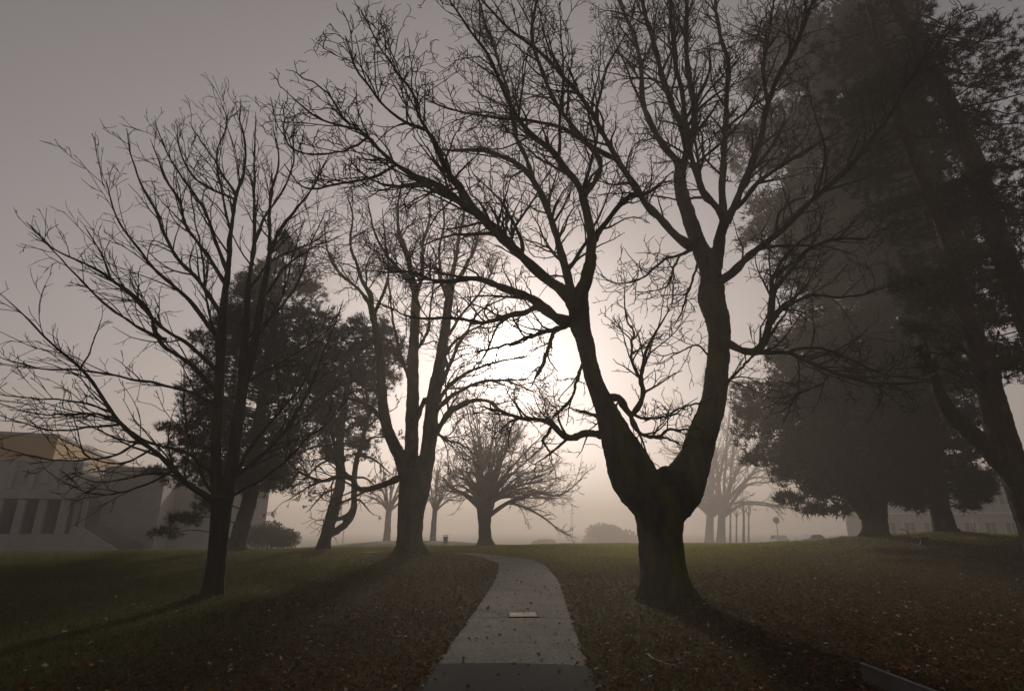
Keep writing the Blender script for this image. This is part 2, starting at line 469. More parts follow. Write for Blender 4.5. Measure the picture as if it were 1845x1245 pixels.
# ------------------------------------------------------------------ the forked maple by the path
YM = 14.2
bM = at(1197, 1076, YM)
maple = thing('maple_tree', bM, 'huge bare maple with mossy trunk forking into a wide Y beside the path', 'tree')
Tm = lambda pix, d0=0, d1=0, ext=0: trace(pix, YM, d0, d1, ext)
trunk_ch = [
    Tm([(1200, 1092, 62), (1199, 1074, 52), (1196, 1050, 44), (1193, 1010, 40), (1190, 970, 40), (1188, 935, 43), (1187, 905, 50), (1188, 880, 50)]),
    Tm([(1166, 925, 24), (1158, 890, 40), (1140, 855, 43), (1122, 812, 35), (1106, 775, 26), (1091, 735, 19), (1074, 695, 16), (1062, 655, 14.5), (1054, 615, 16), (1045, 585, 18), (1043, 555, 18), (1046, 530, 15), (1053, 512, 12), (1062, 480, 11), (1065, 458, 9.5)], 0, -1.2),
    Tm([(1210, 930, 24), (1222, 895, 38), (1237, 860, 36), (1254, 822, 28), (1268, 775, 25), (1284, 729, 22), (1292, 669, 20), (1296, 615, 19), (1294, 579, 21), (1282, 540, 24), (1283, 505, 20), (1272, 470, 17), (1256, 434, 14), (1239, 384, 12.5), (1229, 352, 12), (1224, 313, 11)], 0, 1.0),
    Tm([(1190, 905, 34), (1200, 865, 26), (1206, 850, 18), (1209, 843, 10)], -0.15, -0.15),
    Tm([(1120, 838, 22), (1150, 832, 18), (1165, 822, 11)], -0.1, -0.2),
    Tm([(1283, 520, 14), (1292, 460, 11.5), (1300, 417, 9.5), (1307, 395, 9)], 0.8, 0.4),
    Tm([(1040, 560, 14), (1024, 532, 11), (1006, 517, 10)], -0.8, -1.2),
    Tm([(1180, 1050, 30), (1160, 1074, 16), (1146, 1090, 8)], -0.35, -0.6),
    Tm([(1215, 1050, 30), (1242, 1070, 16), (1262, 1088, 8)], -0.3, -0.5),
    Tm([(1200, 1052, 28), (1205, 1080, 18), (1212, 1100, 8)], -0.5, -0.8),
    Tm([(1090, 760, 8), (1079, 749, 7), (1072, 748, 5)], 0, 0),
]
link('trunk', welded('trunk', trunk_ch, 0.035, bM, 0.028, 18, 6.0), 'bark', maple)
ML = []
def ml(pix, d0=0, d1=0, ext=0): ML.append(Tm(pix, d0, d1, ext))
# left stem's crown
ml([(1062, 470, 9), (1066, 428, 7.5), (1056, 380, 7), (1048, 345, 6.5), (1025, 312, 6), (1003, 280, 5.5), (947, 231, 4.5), (915, 176, 4), (882, 104, 3), (850, 60, 2.4)], -1.1, -3, 1.5)
ml([(1068, 440, 6), (1080, 418, 5), (1095, 397, 4.5), (1130, 356, 4), (1160, 352, 3), (1190, 330, 2)], -1.1, -2.6)
ml([(1052, 352, 6), (1071, 329, 5), (1081, 300, 5), (1065, 267, 4.6), (1032, 228, 4.2), (1003, 189, 4), (972, 117, 3.4), (957, 62, 3), (964, 20, 2.5)], -1.9, -0.6, 2)
ml([(1042, 572, 13), (1030, 530, 9), (1020, 491, 7.5), (1010, 449, 6.5), (994, 400, 6), (980, 361, 5.5), (960, 325, 5), (938, 300, 4.6), (905, 283, 4), (870, 271, 3.4), (815, 272, 2.2)], -0.9, 1.2)
ml([(960, 325, 4.6), (947, 280, 4), (931, 254, 3.8), (922, 200, 3.4), (905, 130, 3), (880, 60, 2.4), (868, 20, 2)], 0.5, 2.4, 1.5)
ml([(1036, 556, 12), (1020, 530, 10), (997, 510, 10), (965, 484, 9.5), (932, 458, 9), (904, 431, 8.8), (882, 406, 8), (841, 374, 7), (808, 346, 6), (789, 332, 5.5), (747, 319, 4.6), (711, 296, 4), (682, 270, 3.6), (656, 244, 3), (640, 228, 2.6), (597, 223, 2), (565, 208, 1.8), (542, 189, 1.5), (526, 176, 1.3)], -1.2, -3.4)
ml([(642, 229, 2.2), (620, 215, 2), (597, 176, 1.7), (575, 155, 1.5), (549, 142, 1.3)], -3.1, -3.6)
ml([(660, 250, 2.2), (630, 268, 2), (581, 278, 1.8), (532, 273, 1.5), (516, 252, 1.2)], -2.9, -3.6)
ml([(711, 298, 3), (682, 316, 2.6), (640, 327, 2.2), (597, 334, 2), (565, 342, 1.8), (539, 332, 1.5), (526, 316, 1.2)], -2.6, -3.3)
ml([(789, 333, 3.4), (747, 332, 3), (702, 335, 2.5), (672, 326, 2), (640, 300, 1.5)], -2.2, -1.4)
ml([(952, 477, 6), (890, 408, 6), (847, 368, 5.6), (828, 335, 5), (806, 306, 4.6), (786, 261, 4), (767, 235, 3.6), (744, 228, 3), (702, 199, 2.6), (676, 170, 2.2), (650, 137, 1.9), (637, 114, 1.7), (630, 93, 1.4)], -1.6, -4.2)
ml([(786, 258, 3.2), (757, 215, 2.8), (747, 176, 2.5), (728, 147, 2.2), (711, 124, 2), (685, 85, 1.7), (666, 49, 1.3)], -3.2, -3.0)
ml([(1030, 580, 12), (1012, 578, 10.5), (991, 563, 9.5), (965, 543, 8.6), (932, 527, 7.5), (900, 516, 6.8), (855, 502, 5.2), (814, 507, 4.2), (773, 503, 3.4), (746, 491, 2.6), (691, 491, 1.6)], -0.9, -0.2)
ml([(975, 550, 5.4), (937, 565, 5), (896, 576, 4.4), (863, 583, 4), (828, 576, 3.4), (789, 573, 2.8), (746, 572, 2.2), (718, 562, 1.6)], -0.6, -1.4)
ml([(1024, 584, 6), (1007, 592, 5), (965, 602, 3.6), (932, 615, 2.8), (880, 630, 2)], -0.8, -1.8)
ml([(1004, 592, 4), (998, 600, 3.8), (985, 634, 3.6), (972, 667, 3.2)], -0.9, -1.1)
ml([(1092, 784, 8), (1053, 781, 6.4), (1028, 788, 6), (1012, 783, 5.6), (998, 765, 5), (979, 757, 4.6), (949, 755, 3.8), (922, 748, 3), (885, 738, 2)], -0.1, -0.8)
ml([(996, 766, 3.6), (988, 780, 3), (979, 792, 2.6), (985, 806, 2)], -0.4, -0.5)
ml([(1052, 655, 4), (1045, 668, 3), (1037, 697, 2.6), (1026, 724, 2.4), (1009, 740, 2), (990, 757, 1.5)], -0.6, -1.0)
ml([(1085, 715, 8), (1102, 716, 8), (1113, 717, 8), (1124, 729, 7), (1137, 747, 5.6), (1154, 727, 4.6), (1159, 707, 4.4), (1155, 683, 4), (1159, 653, 3), (1169, 623, 2.6), (1184, 595, 2), (1198, 574, 1.4)], -0.5, -1.4)
ml([(1155, 684, 3), (1140, 656, 2.6), (1138, 615, 2.4), (1143, 598, 2), (1129, 576, 1.6), (1126, 540, 1.2)], -1.1, -1.2)
ml([(1135, 742, 4.6), (1143, 768, 4), (1154, 781, 3.6), (1173, 787, 3.4), (1189, 785, 3), (1203, 774, 2.4), (1233, 774, 1.8)], -0.9, -1.1)
ml([(1189, 785, 2.4), (1214, 795, 1.8), (1233, 803, 1.3)], -1.0, -1.4)
# right stem's crown
ml([(1224, 322, 9), (1219, 287, 7), (1201, 270, 6.4), (1175, 228, 5.6), (1159, 189, 5), (1156, 150, 4.6), (1152, 101, 4.2), (1136, 52, 3.8), (1123, 20, 3.4)], 1.0, 2.6, 2.2)
ml([(1225, 320, 9), (1238, 274, 7.4), (1250, 235, 6.4), (1250, 183, 5.6), (1240, 134, 5), (1237, 85, 4.4), (1237, 20, 3.6)], 1.0, 0.2, 2.2)
ml([(1236, 270, 6), (1224, 215, 5.4), (1201, 166, 5), (1188, 111, 4.6), (1175, 69, 4), (1162, 20, 3.4)], 1.0, -0.8, 2.0)
ml([(1246, 445, 9), (1232, 434, 8.4), (1210, 419, 7.6), (1191, 397, 7), (1174, 378, 6.6), (1156, 354, 6.4), (1136, 326, 6), (1110, 287, 5.6), (1091, 248, 5.2), (1074, 215, 4.8), (1045, 173, 4.2), (1013, 134, 3.8), (980, 101, 3.2), (948, 75, 2.8), (915, 49, 2.4), (892, 26, 2)], 0.7, -2.4, 1.5)
ml([(1110, 288, 4.2), (1062, 262, 3.8), (1022, 236, 3.4), (983, 222, 3), (930, 215, 2.6), (880, 210, 2.2), (820, 200, 1.8), (770, 180, 1.4)], -0.8, -3.4)
ml([(1248, 449, 4), (1223, 460, 3), (1204, 464, 2.8), (1186, 477, 2.2), (1163, 497, 1.8), (1141, 508, 1.4), (1117, 510, 1.1)], 0.6, -0.6)
ml([(1226, 458, 2.4), (1212, 488, 2), (1206, 512, 1.6), (1186, 522, 1.2), (1160, 526, 1)], 0.3, -0.4)
ml([(1258, 470, 2.6), (1252, 490, 2.2), (1241, 521, 1.9), (1230, 558, 1.5), (1221, 577, 1.2)], 0.6, 0.2)
ml([(1306, 400, 8), (1291, 373, 7), (1273, 354, 6.6), (1262, 334, 6), (1247, 287, 5.4), (1237, 228, 4.8), (1227, 160, 4.2), (1217, 111, 3.8), (1211, 52, 3.2), (1208, 15, 2.6)], 0.4, -2.2, 2)
ml([(1306, 402, 7.5), (1302, 362, 6.4), (1302, 329, 6), (1305, 280, 5.4), (1308, 183, 4.6), (1312, 117, 4), (1295, 52, 3.4), (1290, 15, 3)], 0.4, 1.6, 2)
ml([(1308, 400, 8), (1319, 384, 7), (1331, 350, 6.4), (1354, 296, 6), (1370, 248, 5.4), (1383, 189, 5), (1403, 134, 4.4), (1429, 91, 3.8), (1448, 49, 3.2), (1460, 15, 2.6)], 0.4, -1.6, 2)
ml([(1322, 378, 5), (1336, 366, 4.6), (1364, 332, 4.2), (1400, 304, 3.6), (1461, 266, 2.8), (1500, 246, 2)], 0.3, 1.8)
ml([(1383, 190, 3.4), (1376, 130, 3), (1384, 70, 2.4), (1392, 20, 2)], -0.6, 0.6, 1)
ml([(1292, 510, 9), (1310, 504, 8), (1323, 488, 7.4), (1339, 468, 7), (1371, 445, 6.6), (1401, 423, 6), (1451, 373, 5.4), (1499, 332, 5), (1538, 293, 4.6), (1570, 251, 4), (1599, 213, 3.6), (1628, 165, 3), (1657, 116, 2.4)], 0.4, -2.4, 1)
ml([(1300, 612, 8), (1322, 624, 6.6), (1340, 633, 6.2), (1356, 634, 6), (1371, 622, 6.4), (1386, 589, 6), (1391, 548, 5.6), (1394, 527, 5), (1412, 503, 4.4), (1433, 477, 4), (1459, 447, 3.4), (1501, 432, 2.6), (1551, 430, 1.8)], 0, -2.0)
ml([(1391, 540, 4), (1390, 515, 3.6), (1400, 486, 3.2), (1418, 459, 2.6), (1440, 436, 2.2), (1474, 415, 1.6)], -1.0, -0.4)
ml([(1388, 580, 3.6), (1400, 566, 3.2), (1418, 551, 3), (1459, 533, 2.6), (1507, 536, 2.2), (1557, 530, 1.8), (1595, 518, 1.3)], -0.8, -2.2)
ml([(1352, 636, 5), (1370, 636, 4.4), (1418, 636, 4), (1462, 654, 3.6), (1507, 672, 3.2), (1551, 687, 2.8), (1595, 691, 2.4), (1654, 688, 1.6)], -0.4, -1.6)
ml([(1418, 637, 3), (1442, 627, 2.8), (1477, 627, 2.6), (1513, 639, 2.2), (1551, 657, 1.9), (1595, 675, 1.6), (1650, 682, 1.2)], -0.8, -2.4)
ml([(1300, 700, 3), (1322, 676, 2.6), (1338, 660, 2.4), (1356, 640, 2.2)], 0, -0.4)
ml([(1500, 671, 2.2), (1488, 682, 2), (1474, 695, 1.7), (1442, 707, 1.4), (1418, 714, 1.1)], -1.1, -1.4)
ml([(1474, 695, 1.6), (1436, 712, 1.5), (1427, 725, 1.4), (1418, 749, 1.1)], -1.2, -1.3)
ml([(1280, 716, 3), (1263, 724, 2), (1228, 735, 1.6), (1200, 746, 1.1)], -0.2, -0.8)
ml([(1276, 640, 2), (1255, 622, 1.6), (1225, 634, 1.4), (1196, 640, 1)], 0, -0.9)
gnarl = [dict(per_m=1.45, length=3.0, ang=0.66, n=10, rr=0.6, rmin=0.011, t0=0.15, up=0.06, wob=0.10, curl=0.06, ratio=0.55, taper=0.8),
         dict(src=(-1, 0), per_m=2.6, length=1.35, ang=0.8, n=7, rr=0.55, rmin=0.0092, t0=0.10, up=0.10, wob=0.20, curl=0.11, ratio=0.55, taper=0.4),
         dict(per_m=3.1, length=0.6, ang=0.85, n=6, rr=0.6, rmin=0.0078, t0=0.15, up=0.09, wob=0.27, curl=0.17, ratio=0.7, taper=0.35),
         dict(per_m=3.6, length=0.26, ang=0.9, n=4, rr=0.75, rmin=0.0072, t0=0.2, up=0.08, wob=0.32, curl=0.2, ratio=0.8, taper=0.2)]
build_limbs(maple, bM, ML, gnarl, 'bark', 'twig', npt=18)

# ------------------------------------------------------------------ the young maple on the left lawn
YL = 14.2
bL = at(381, 1074, YL)
young = thing('young_maple_tree', bL, 'slender bare tree with fanned straight branches alone on the lawn before the concrete building', 'tree')
Tl = lambda pix, d0=0, d1=0, ext=0: trace(pix, YL, d0, d1, ext)
link('trunk', welded('trunk', [
    Tl([(380, 1090, 27), (381, 1072, 22), (385, 1050, 18), (390, 1010, 16), (395, 960, 16.5), (399, 915, 18), (401, 895, 19)]),
    Tl([(395, 915, 13), (391, 880, 10.5), (389, 850, 9.5), (389, 802, 9), (393, 735, 9), (396, 667, 8), (400, 600, 7), (403, 545, 6.4), (410, 500, 5)], 0, -0.4),
    Tl([(405, 915, 13), (412, 875, 11.5), (420, 830, 10.5), (424, 790, 10), (432, 735, 9.5), (437, 690, 9), (440, 640, 8), (443, 585, 6.6), (447, 520, 5)], 0, 0.5),
    Tl([(432, 735, 8), (441, 690, 8), (452, 651, 7.6), (462, 600, 7), (472, 537, 6.2), (482, 483, 5)], 0.2, -0.3),
], 0.028, bL, 0.010, 14, 9.0), 'bark_young', young)
LL = []
def ll(pix, d0=0, d1=0, ext=0):
    n = len(pix)
    if len(pix[0]) == 2: raise ValueError
    LL.append(Tl(pix, d0, d1, ext))
def lt(r0, r1, d0, d1, *xy):
    n = len(xy) - 1
    LL.append(Tl([(x, y, r0 + (r1 - r0) * (k / n) ** 0.8) for k, (x, y) in enumerate(xy)], d0, d1))
lt(5, 1, -0.4, -0.2, (409, 510), (413, 450), (418, 399), (425, 359), (438, 315), (442, 264), (432, 220), (433, 195))
lt(5, 1, 0.5, 1.2, (447, 530), (449, 500), (457, 443), (459, 349), (459, 281), (460, 217))
lt(4.6, 1, -0.3, -1.2, (480, 490), (489, 450), (506, 413), (540, 369), (567, 332), (587, 291))
lt(4, 1, -0.3, 0.6, (486, 466), (486, 382), (489, 342), (503, 291), (494, 237))
lt(6.6, 1, -0.1, -2.2, (398, 912), (381, 900), (337, 870), (304, 839), (263, 802), (223, 769), (196, 735), (172, 698), (145, 664), (111, 634), (71, 598), (44, 568), (12, 542))
lt(1.8, 0.9, -1.6, -1.2, (145, 664), (158, 640), (165, 624), (177, 592))
lt(2.6, 0.9, -1.2, -2.6, (215, 765), (169, 769), (118, 775), (84, 774), (44, 762), (10, 752))
lt(2.4, 0.9, -1.3, -2.0, (205, 752), (152, 745), (78, 747), (10, 730))
lt(2.2, 0.9, -1.3, -0.8, (198, 742), (145, 725), (67, 718), (8, 712))
lt(2.4, 0.9, -1.0, -1.8, (272, 810), (229, 833), (189, 833), (152, 816), (138, 769))
lt(2.4, 0.9, -1.0, -0.4, (250, 795), (209, 819), (152, 829), (101, 829), (51, 819), (8, 808))
lt(2.4, 0.9, -0.7, -1.4, (312, 848), (270, 870), (219, 887), (169, 890), (125, 873))
lt(2.2, 0.9, -0.7, -0.2, (322, 858), (280, 852), (230, 862), (180, 868), (140, 858))
lt(3.6, 1, -0.1, 0.8, (393, 895), (371, 870), (351, 819), (337, 775), (332, 718), (331, 680))
lt(4.2, 1, -0.1, -1.2, (390, 858), (360, 832), (324, 812), (266, 796), (210, 760), (150, 735))
lt(3.6, 1, -0.2, -1.4, (392, 730), (337, 705), (263, 688), (152, 667), (78, 664), (10, 647))
lt(4.4, 1, -0.2, -1.6, (390, 705), (337, 651), (287, 613), (263, 551), (189, 497), (142, 470), (98, 450), (61, 416))
lt(4.2, 1, -0.2, 0.8, (394, 670), (337, 620), (287, 585), (236, 531), (202, 504), (192, 477), (175, 443), (158, 419))
lt(3.4, 1, -0.6, -2.0, (300, 612), (263, 598), (189, 548), (135, 494), (84, 440))
lt(4.6, 1, -0.3, 0.6, (401, 570), (354, 500), (320, 467), (293, 413), (280, 379), (256, 338), (236, 281), (230, 247))
lt(4.0, 1, -0.3, -1.2, (408, 515), (371, 456), (337, 409), (324, 362), (297, 322), (283, 281), (278, 270))
lt(4.0, 1, -0.3, -0.6, (410, 492), (388, 433), (371, 382), (337, 332), (304, 281), (285, 237))
lt(4.2, 1, -0.3, -1.8, (397, 615), (337, 537), (287, 494), (250, 450), (209, 389), (196, 345))
lt(2.6, 0.9, -0.2, 0.6, (424, 360), (354, 325), (324, 271), (320, 240))
lt(2.6, 0.9, -0.2, -0.9, (426, 352), (400, 312), (381, 281), (351, 237))
lt(2.6, 0.9, -0.3, 0.3, (416, 420), (398, 340), (391, 281), (405, 237), (410, 210))
lt(5.4, 1.2, 0, 1.2, (408, 893), (422, 863), (472, 819), (523, 762), (553, 708), (573, 661), (594, 607), (612, 560))
lt(3.4, 1, 0, -1.0, (408, 897), (425, 890), (472, 863), (523, 823), (553, 789), (580, 770))
lt(4.4, 1, 0.1, -1.2, (414, 868), (430, 845), (455, 802), (499, 748), (540, 701), (565, 650))
lt(3, 1, 0.3, 1.6, (440, 692), (470, 672), (506, 654), (567, 613), (600, 585))
lt(3.2, 1, 0.3, -0.9, (470, 545), (500, 500), (523, 473), (570, 443), (605, 430))
lt(3, 1, 0.3, 1.4, (450, 520), (480, 480), (506, 460), (557, 440), (590, 420))
lt(2.8, 1, 0.2, 1.2, (446, 610), (500, 560), (540, 500), (560, 440), (580, 395))
lt(3, 1, 0, -0.6, (442, 640), (475, 590), (510, 530), (525, 470), (540, 420))
lt(3.2, 1, -0.2, 0.4, (396, 665), (385, 600), (372, 540), (365, 470), (352, 400), (344, 340))
lt(2.8, 1, 0.4, 0.9, (458, 440), (478, 390), (512, 340), (530, 290), (528, 260))
smooth = [dict(per_m=2.4, length=1.7, ang=0.5, n=8, rr=0.5, rmin=0.0074, t0=0.10, up=0.05, wob=0.09, curl=0.07, ratio=0.5, taper=0.45),
          dict(per_m=2.6, length=0.6, ang=0.55, n=6, rr=0.65, rmin=0.0070, t0=0.12, up=0.04, wob=0.13, curl=0.10, ratio=0.6, taper=0.4),
          dict(per_m=2.2, length=0.2, ang=0.65, n=4, rr=0.75, rmin=0.0060, t0=0.2, up=0.03, wob=0.2, curl=0.1, ratio=0.7, taper=0.2)]
build_limbs(young, bL, LL, smooth, 'bark_young', 'twig', npt=16, rough=0.006)

# ------------------------------------------------------------------ three-stemmed tree beside the bend of the path
Y2 = 30.0
b2 = at(740, 1004, Y2)
t2 = thing('chestnut_tree', b2, 'tall bare tree with three upright stems and low crooked limb at path bend', 'tree')
T2 = lambda pix, d0=0, d1=0, ext=0: trace(pix, Y2, d0, d1, ext)
link('trunk', welded('trunk', [
    T2([(740, 1012, 44), (740, 1000, 33), (739, 985, 26), (738, 960, 22), (741, 920, 24), (746, 885, 28), (750, 860, 29), (750, 845, 24)]),
    T2([(738, 875, 16), (724, 832, 12), (708, 796, 10.5), (695, 763, 10), (689, 721, 9), (687, 682, 8.4), (684, 640, 7.6), (676, 590, 6.5), (667, 544, 5.5)], 0, -1.2),
    T2([(747, 870, 16), (742, 829, 13), (742, 770, 12), (744, 705, 11), (744, 650, 10), (747, 596, 9), (749, 544, 8)], 0, 1.0),
    T2([(757, 875, 18), (770, 822, 14), (776, 763, 13), (783, 705, 12), (793, 656, 10.5), (800, 608, 9), (807, 557, 8), (812, 513, 7)], 0, -0.3),
    T2([(728, 985, 14), (712, 1001, 9), (700, 1010, 5)], -0.6, -1.2), T2([(750, 985, 14), (768, 1000, 9), (778, 1008, 5)], -0.6, -1.2),
    T2([(747, 768, 5), (753, 750, 5), (766, 716, 4)], 0, 0),
], 0.06, b2, 0.04, 14, 4.0), 'bark', t2)
L2 = []
def l2t(r0, r1, d0, d1, *xy):
    n = len(xy) - 1
    L2.append(T2([(x, y, r0 + (r1 - r0) * (k / n) ** 0.8) for k, (x, y) in enumerate(xy)], d0, d1))
l2t(5, 1.2, -1.2, -2.5, (668, 548), (666, 524), (653, 507), (642, 475), (631, 436), (636, 390), (628, 360))
l2t(4, 1, -1.2, 0.6, (669, 552), (645, 520), (610, 490), (590, 450), (585, 410))
l2t(3.6, 1, -1.2, -2.8, (672, 570), (690, 530), (700, 490), (695, 440), (690, 390))
l2t(7, 1.4, 1.0, 0.4, (749, 550), (743, 505), (732, 458), (718, 415), (716, 376), (722, 340))
l2t(5, 1.2, 1.0, 3, (748, 540), (760, 490), (762, 440), (775, 390), (770, 345))
l2t(4, 1.2, 1.0, -1.2, (744, 506), (715, 480), (690, 450), (672, 410), (664, 370))
l2t(6, 1.4, -0.3, -1.0, (812, 518), (813, 505), (822, 464), (828, 423), (836, 382), (830, 345))
l2t(4.4, 1.2, -0.3, 2, (811, 520), (840, 480), (858, 440), (866, 400), (880, 370))
l2t(3.6, 1.2, -0.3, -2.4, (808, 545), (795, 500), (792, 450), (800, 400), (796, 360))
l2t(6, 1.4, -0.2, -2.6, (779, 792), (806, 747), (841, 725), (874, 721), (906, 741), (939, 754), (975, 758))
l2t(5, 1.4, -0.2, 1.8, (782, 735), (800, 708), (825, 682), (861, 663), (903, 650), (940, 645))
l2t(4.6, 1.2, -0.2, -1.5, (780, 745), (822, 708), (867, 689), (903, 685), (930, 692), (955, 704))
l2t(5, 1.2, -0.2, 0.6, (786, 706), (797, 688), (820, 634), (840, 598), (866, 560), (907, 537))
l2t(4, 1.2, -0.2, -2, (792, 664), (815, 620), (850, 595), (890, 575))
l2t(3.6, 1.2, -0.2, 2, (798, 618), (830, 570), (870, 520), (895, 470))
l2t(7, 2.2, 0.0, -2.6, (728, 858), (715, 863), (682, 877), (650, 881), (630, 858), (611, 845), (604, 816), (600, 780))
l2t(4.2, 1.4, -2.0, -3.6, (632, 862), (611, 858), (581, 866), (549, 855), (523, 835), (500, 803))
l2t(4.6, 1.2, -0.5, -2.0, (694, 760), (660, 730), (620, 715), (580, 700), (550, 660))
l2t(3.8, 1.2, -0.5, 1.4, (690, 720), (655, 680), (630, 650), (600, 620))
l2t(3.6, 1.2, 0.6, 2.6, (744, 700), (725, 650), (712, 600), (705, 550), (700, 500))
l2t(3.4, 1.2, 0.6, 2.0, (744, 640), (770, 600), (775, 560), (782, 500))
l2t(3.4, 1.2, 0, -2, (776, 770), (800, 790), (830, 800), (850, 815))
mid = [dict(per_m=1.7, length=2.6, ang=0.7, n=8, rr=0.5, rmin=0.016, t0=0.10, up=0.05, wob=0.2, curl=0.1, ratio=0.65, taper=0.35),
       dict(per_m=2.7, length=1.2, ang=0.8, n=6, rr=0.6, rmin=0.013, t0=0.12, up=0.04, wob=0.25, curl=0.14, ratio=0.7, taper=0.35),
       dict(per_m=2.8, length=0.55, ang=0.85, n=4, rr=0.7, rmin=0.011, t0=0.15, up=0.02, wob=0.28, curl=0.14, ratio=0.8, taper=0.2)]
build_limbs(t2, b2, L2, mid, 'bark', 'twig', npt=14, tsides=3)

# ------------------------------------------------------------------ fan-crowned bare trees
def fan(fork, n, left, right, deep, high, r0, r1, low=-0.05, sag=0.0, seed=1, pw=1.0):
    g = np.random.default_rng(seed); out = []
    for k in range(n):
        az = 2 * math.pi * (k * 0.618 + 0.08 * g.normal()); el = math.asin(min(0.99, low + (0.98 - low) * ((k + 0.5) / n) ** pw))
        ex = right if math.cos(az) > 0 else left
        e = np.array([math.cos(az) * ex * math.cos(el), math.sin(az) * deep * math.cos(el), high * math.sin(el) - sag * math.cos(el)]) * g.uniform(0.85, 1.05)
        p = [fork + e * 0.02 + np.array([0, 0, -0.05 * high]), fork + e * np.array([0.22, 0.22, 0.16]) + np.array([0, 0, 0.02 * high]), fork + e * np.array([0.5, 0.5, 0.48]) + np.array([0, 0, 0.05 * high]) + g.normal(0, 0.02 * high, 3),
             fork + e * np.array([0.8, 0.8, 0.8]) + g.normal(0, 0.025 * high, 3), fork + e]
        out.append((p, [r0, r0 * 0.7, r0 * 0.5, r0 * 0.3, r1]))
    return out
def fan_specs(rm, ln, d=1.0):
    return [dict(per_m=0.95 * d, length=ln, ang=0.6, n=6, rr=0.5, rmin=rm * 1.3, t0=0.22, up=0.03, wob=0.16, curl=0.08, ratio=0.5, taper=0.4),
            dict(per_m=1.5 * d, length=ln * 0.5, ang=0.65, n=5, rr=0.6, rmin=rm * 1.1, t0=0.15, up=0.03, wob=0.2, curl=0.1, ratio=0.6, taper=0.4),
            dict(per_m=1.5 * d, length=ln * 0.26, ang=0.7, n=4, rr=0.7, rmin=rm, t0=0.2, up=0.02, wob=0.2, curl=0.1, ratio=0.7, taper=0.2)]
Y3 = 66.0
b3 = at(874, 987, Y3)
t3 = thing('round_crowned_tree', b3, 'bare tree with short trunk and round fan crown in fog past the path bend', 'tree')
T3 = lambda pix, d0=0, d1=0: trace(pix, Y3, d0, d1)
link('trunk', welded('trunk', [T3([(875, 992, 26), (875, 984, 19), (874, 970, 12.5), (873, 950, 11), (873, 925, 13), (873, 908, 16)]),
                               T3([(868, 918, 9), (862, 895, 8), (856, 870, 6)], 0, -1), T3([(874, 915, 9), (875, 885, 8), (878, 855, 6)], 0, 1), T3([(880, 918, 9), (888, 893, 7), (898, 870, 5)], 0, -0.5)],
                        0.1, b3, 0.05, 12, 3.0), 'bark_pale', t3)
L3 = fan(at(872, 902, Y3), 42, 5.9, 9.6, 8.0, 12.6, 0.21, 0.03, low=0.0, seed=4)
L3.append(T3([(880, 930, 4.4), (887, 929, 4), (910, 907, 3.4), (955, 894, 2.8), (972, 881, 2.4), (988, 894, 2), (1020, 887, 1.4), (1053, 855, 0.8)], 0, -3))
L3.append(T3([(886, 925, 3), (915, 906, 2.6), (949, 916, 2), (981, 933, 1.6), (1007, 955, 1.2), (1033, 967, 0.7)], 0, 2))
L3.append(T3([(862, 912, 5), (840, 892, 4), (815, 880, 3), (798, 860, 2)], 0, -2))
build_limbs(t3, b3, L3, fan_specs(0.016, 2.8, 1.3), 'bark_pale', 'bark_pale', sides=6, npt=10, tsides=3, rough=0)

def far_tree(name, label, px, py, Y, r_px, fork_py, n, left, right, deep, high, seed, lean=0, low=0.0, rm=0.03, ln=3.0, group=None, d=1.0, stems=((0, 0),)):
    b = at(px, py, Y); b[2] = min(b[2], gz1(b[0], Y) + 0.1)
    t = thing(name, b, label, 'tree', group)
    ch, LMB = [], []
    for k, (dx, dd) in enumerate(stems):
        c = trace([(px + dx, py + 3, r_px * 1.9), (px + dx, py - 4, r_px * 1.25), (px + dx + lean * 0.4, (py + fork_py) / 2, r_px), (px + dx + lean, fork_py, r_px * 0.95)], Y, dd, dd)
        c[0][0][2] = b[2] - 0.3
        ch.append(c)
        LMB += fan(c[0][-1], n, left, right, deep, high, r_px * mpp(px, py, Y) * 0.5, rm, low=low, seed=seed + k)
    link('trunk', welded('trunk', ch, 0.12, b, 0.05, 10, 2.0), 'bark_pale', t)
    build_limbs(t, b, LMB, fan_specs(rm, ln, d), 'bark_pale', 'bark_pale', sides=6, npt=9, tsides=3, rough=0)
far_tree('bare_tree', 'small bare tree deep in fog between the bent evergreen and the three-stemmed tree', 697, 975, 94, 5.6, 915, 11, 5.5, 5.5, 5.5, 10.5, 21, lean=4, low=0.1, rm=0.022, ln=2.4)
far_tree('bare_tree', 'small bare tree deep in fog between three-stemmed tree and round-crowned tree', 780, 975, 94, 4.8, 915, 11, 5, 5.5, 5, 10, 31, lean=4, low=0.1, rm=0.022, ln=2.4)
far_tree('twin_trunk_tree', 'large twin-trunked bare tree almost lost in fog behind the forked maple', 1288, 979, 150, 7.0, 915, 15, 19, 26, 19, 38, 41, lean=2, low=-0.02, rm=0.045, ln=6.5, d=0.42, stems=((-10, 0), (11, 1.0)))
for k, (px, h, r) in enumerate(((1316, 925, 1.7), (1327, 930, 1.5), (1340, 922, 2.2), (1349, 928, 1.5))):
    far_tree('young_tree', 'thin straight young tree in the row beside the foggy twin-trunked tree', px, 980, 128 + k * 2, r, h, 7, 2.2, 2.2, 2.2, 6, 60 + k, low=0.2, rm=0.022, ln=1.3, d=0.8, group='row of young trees in the fog')

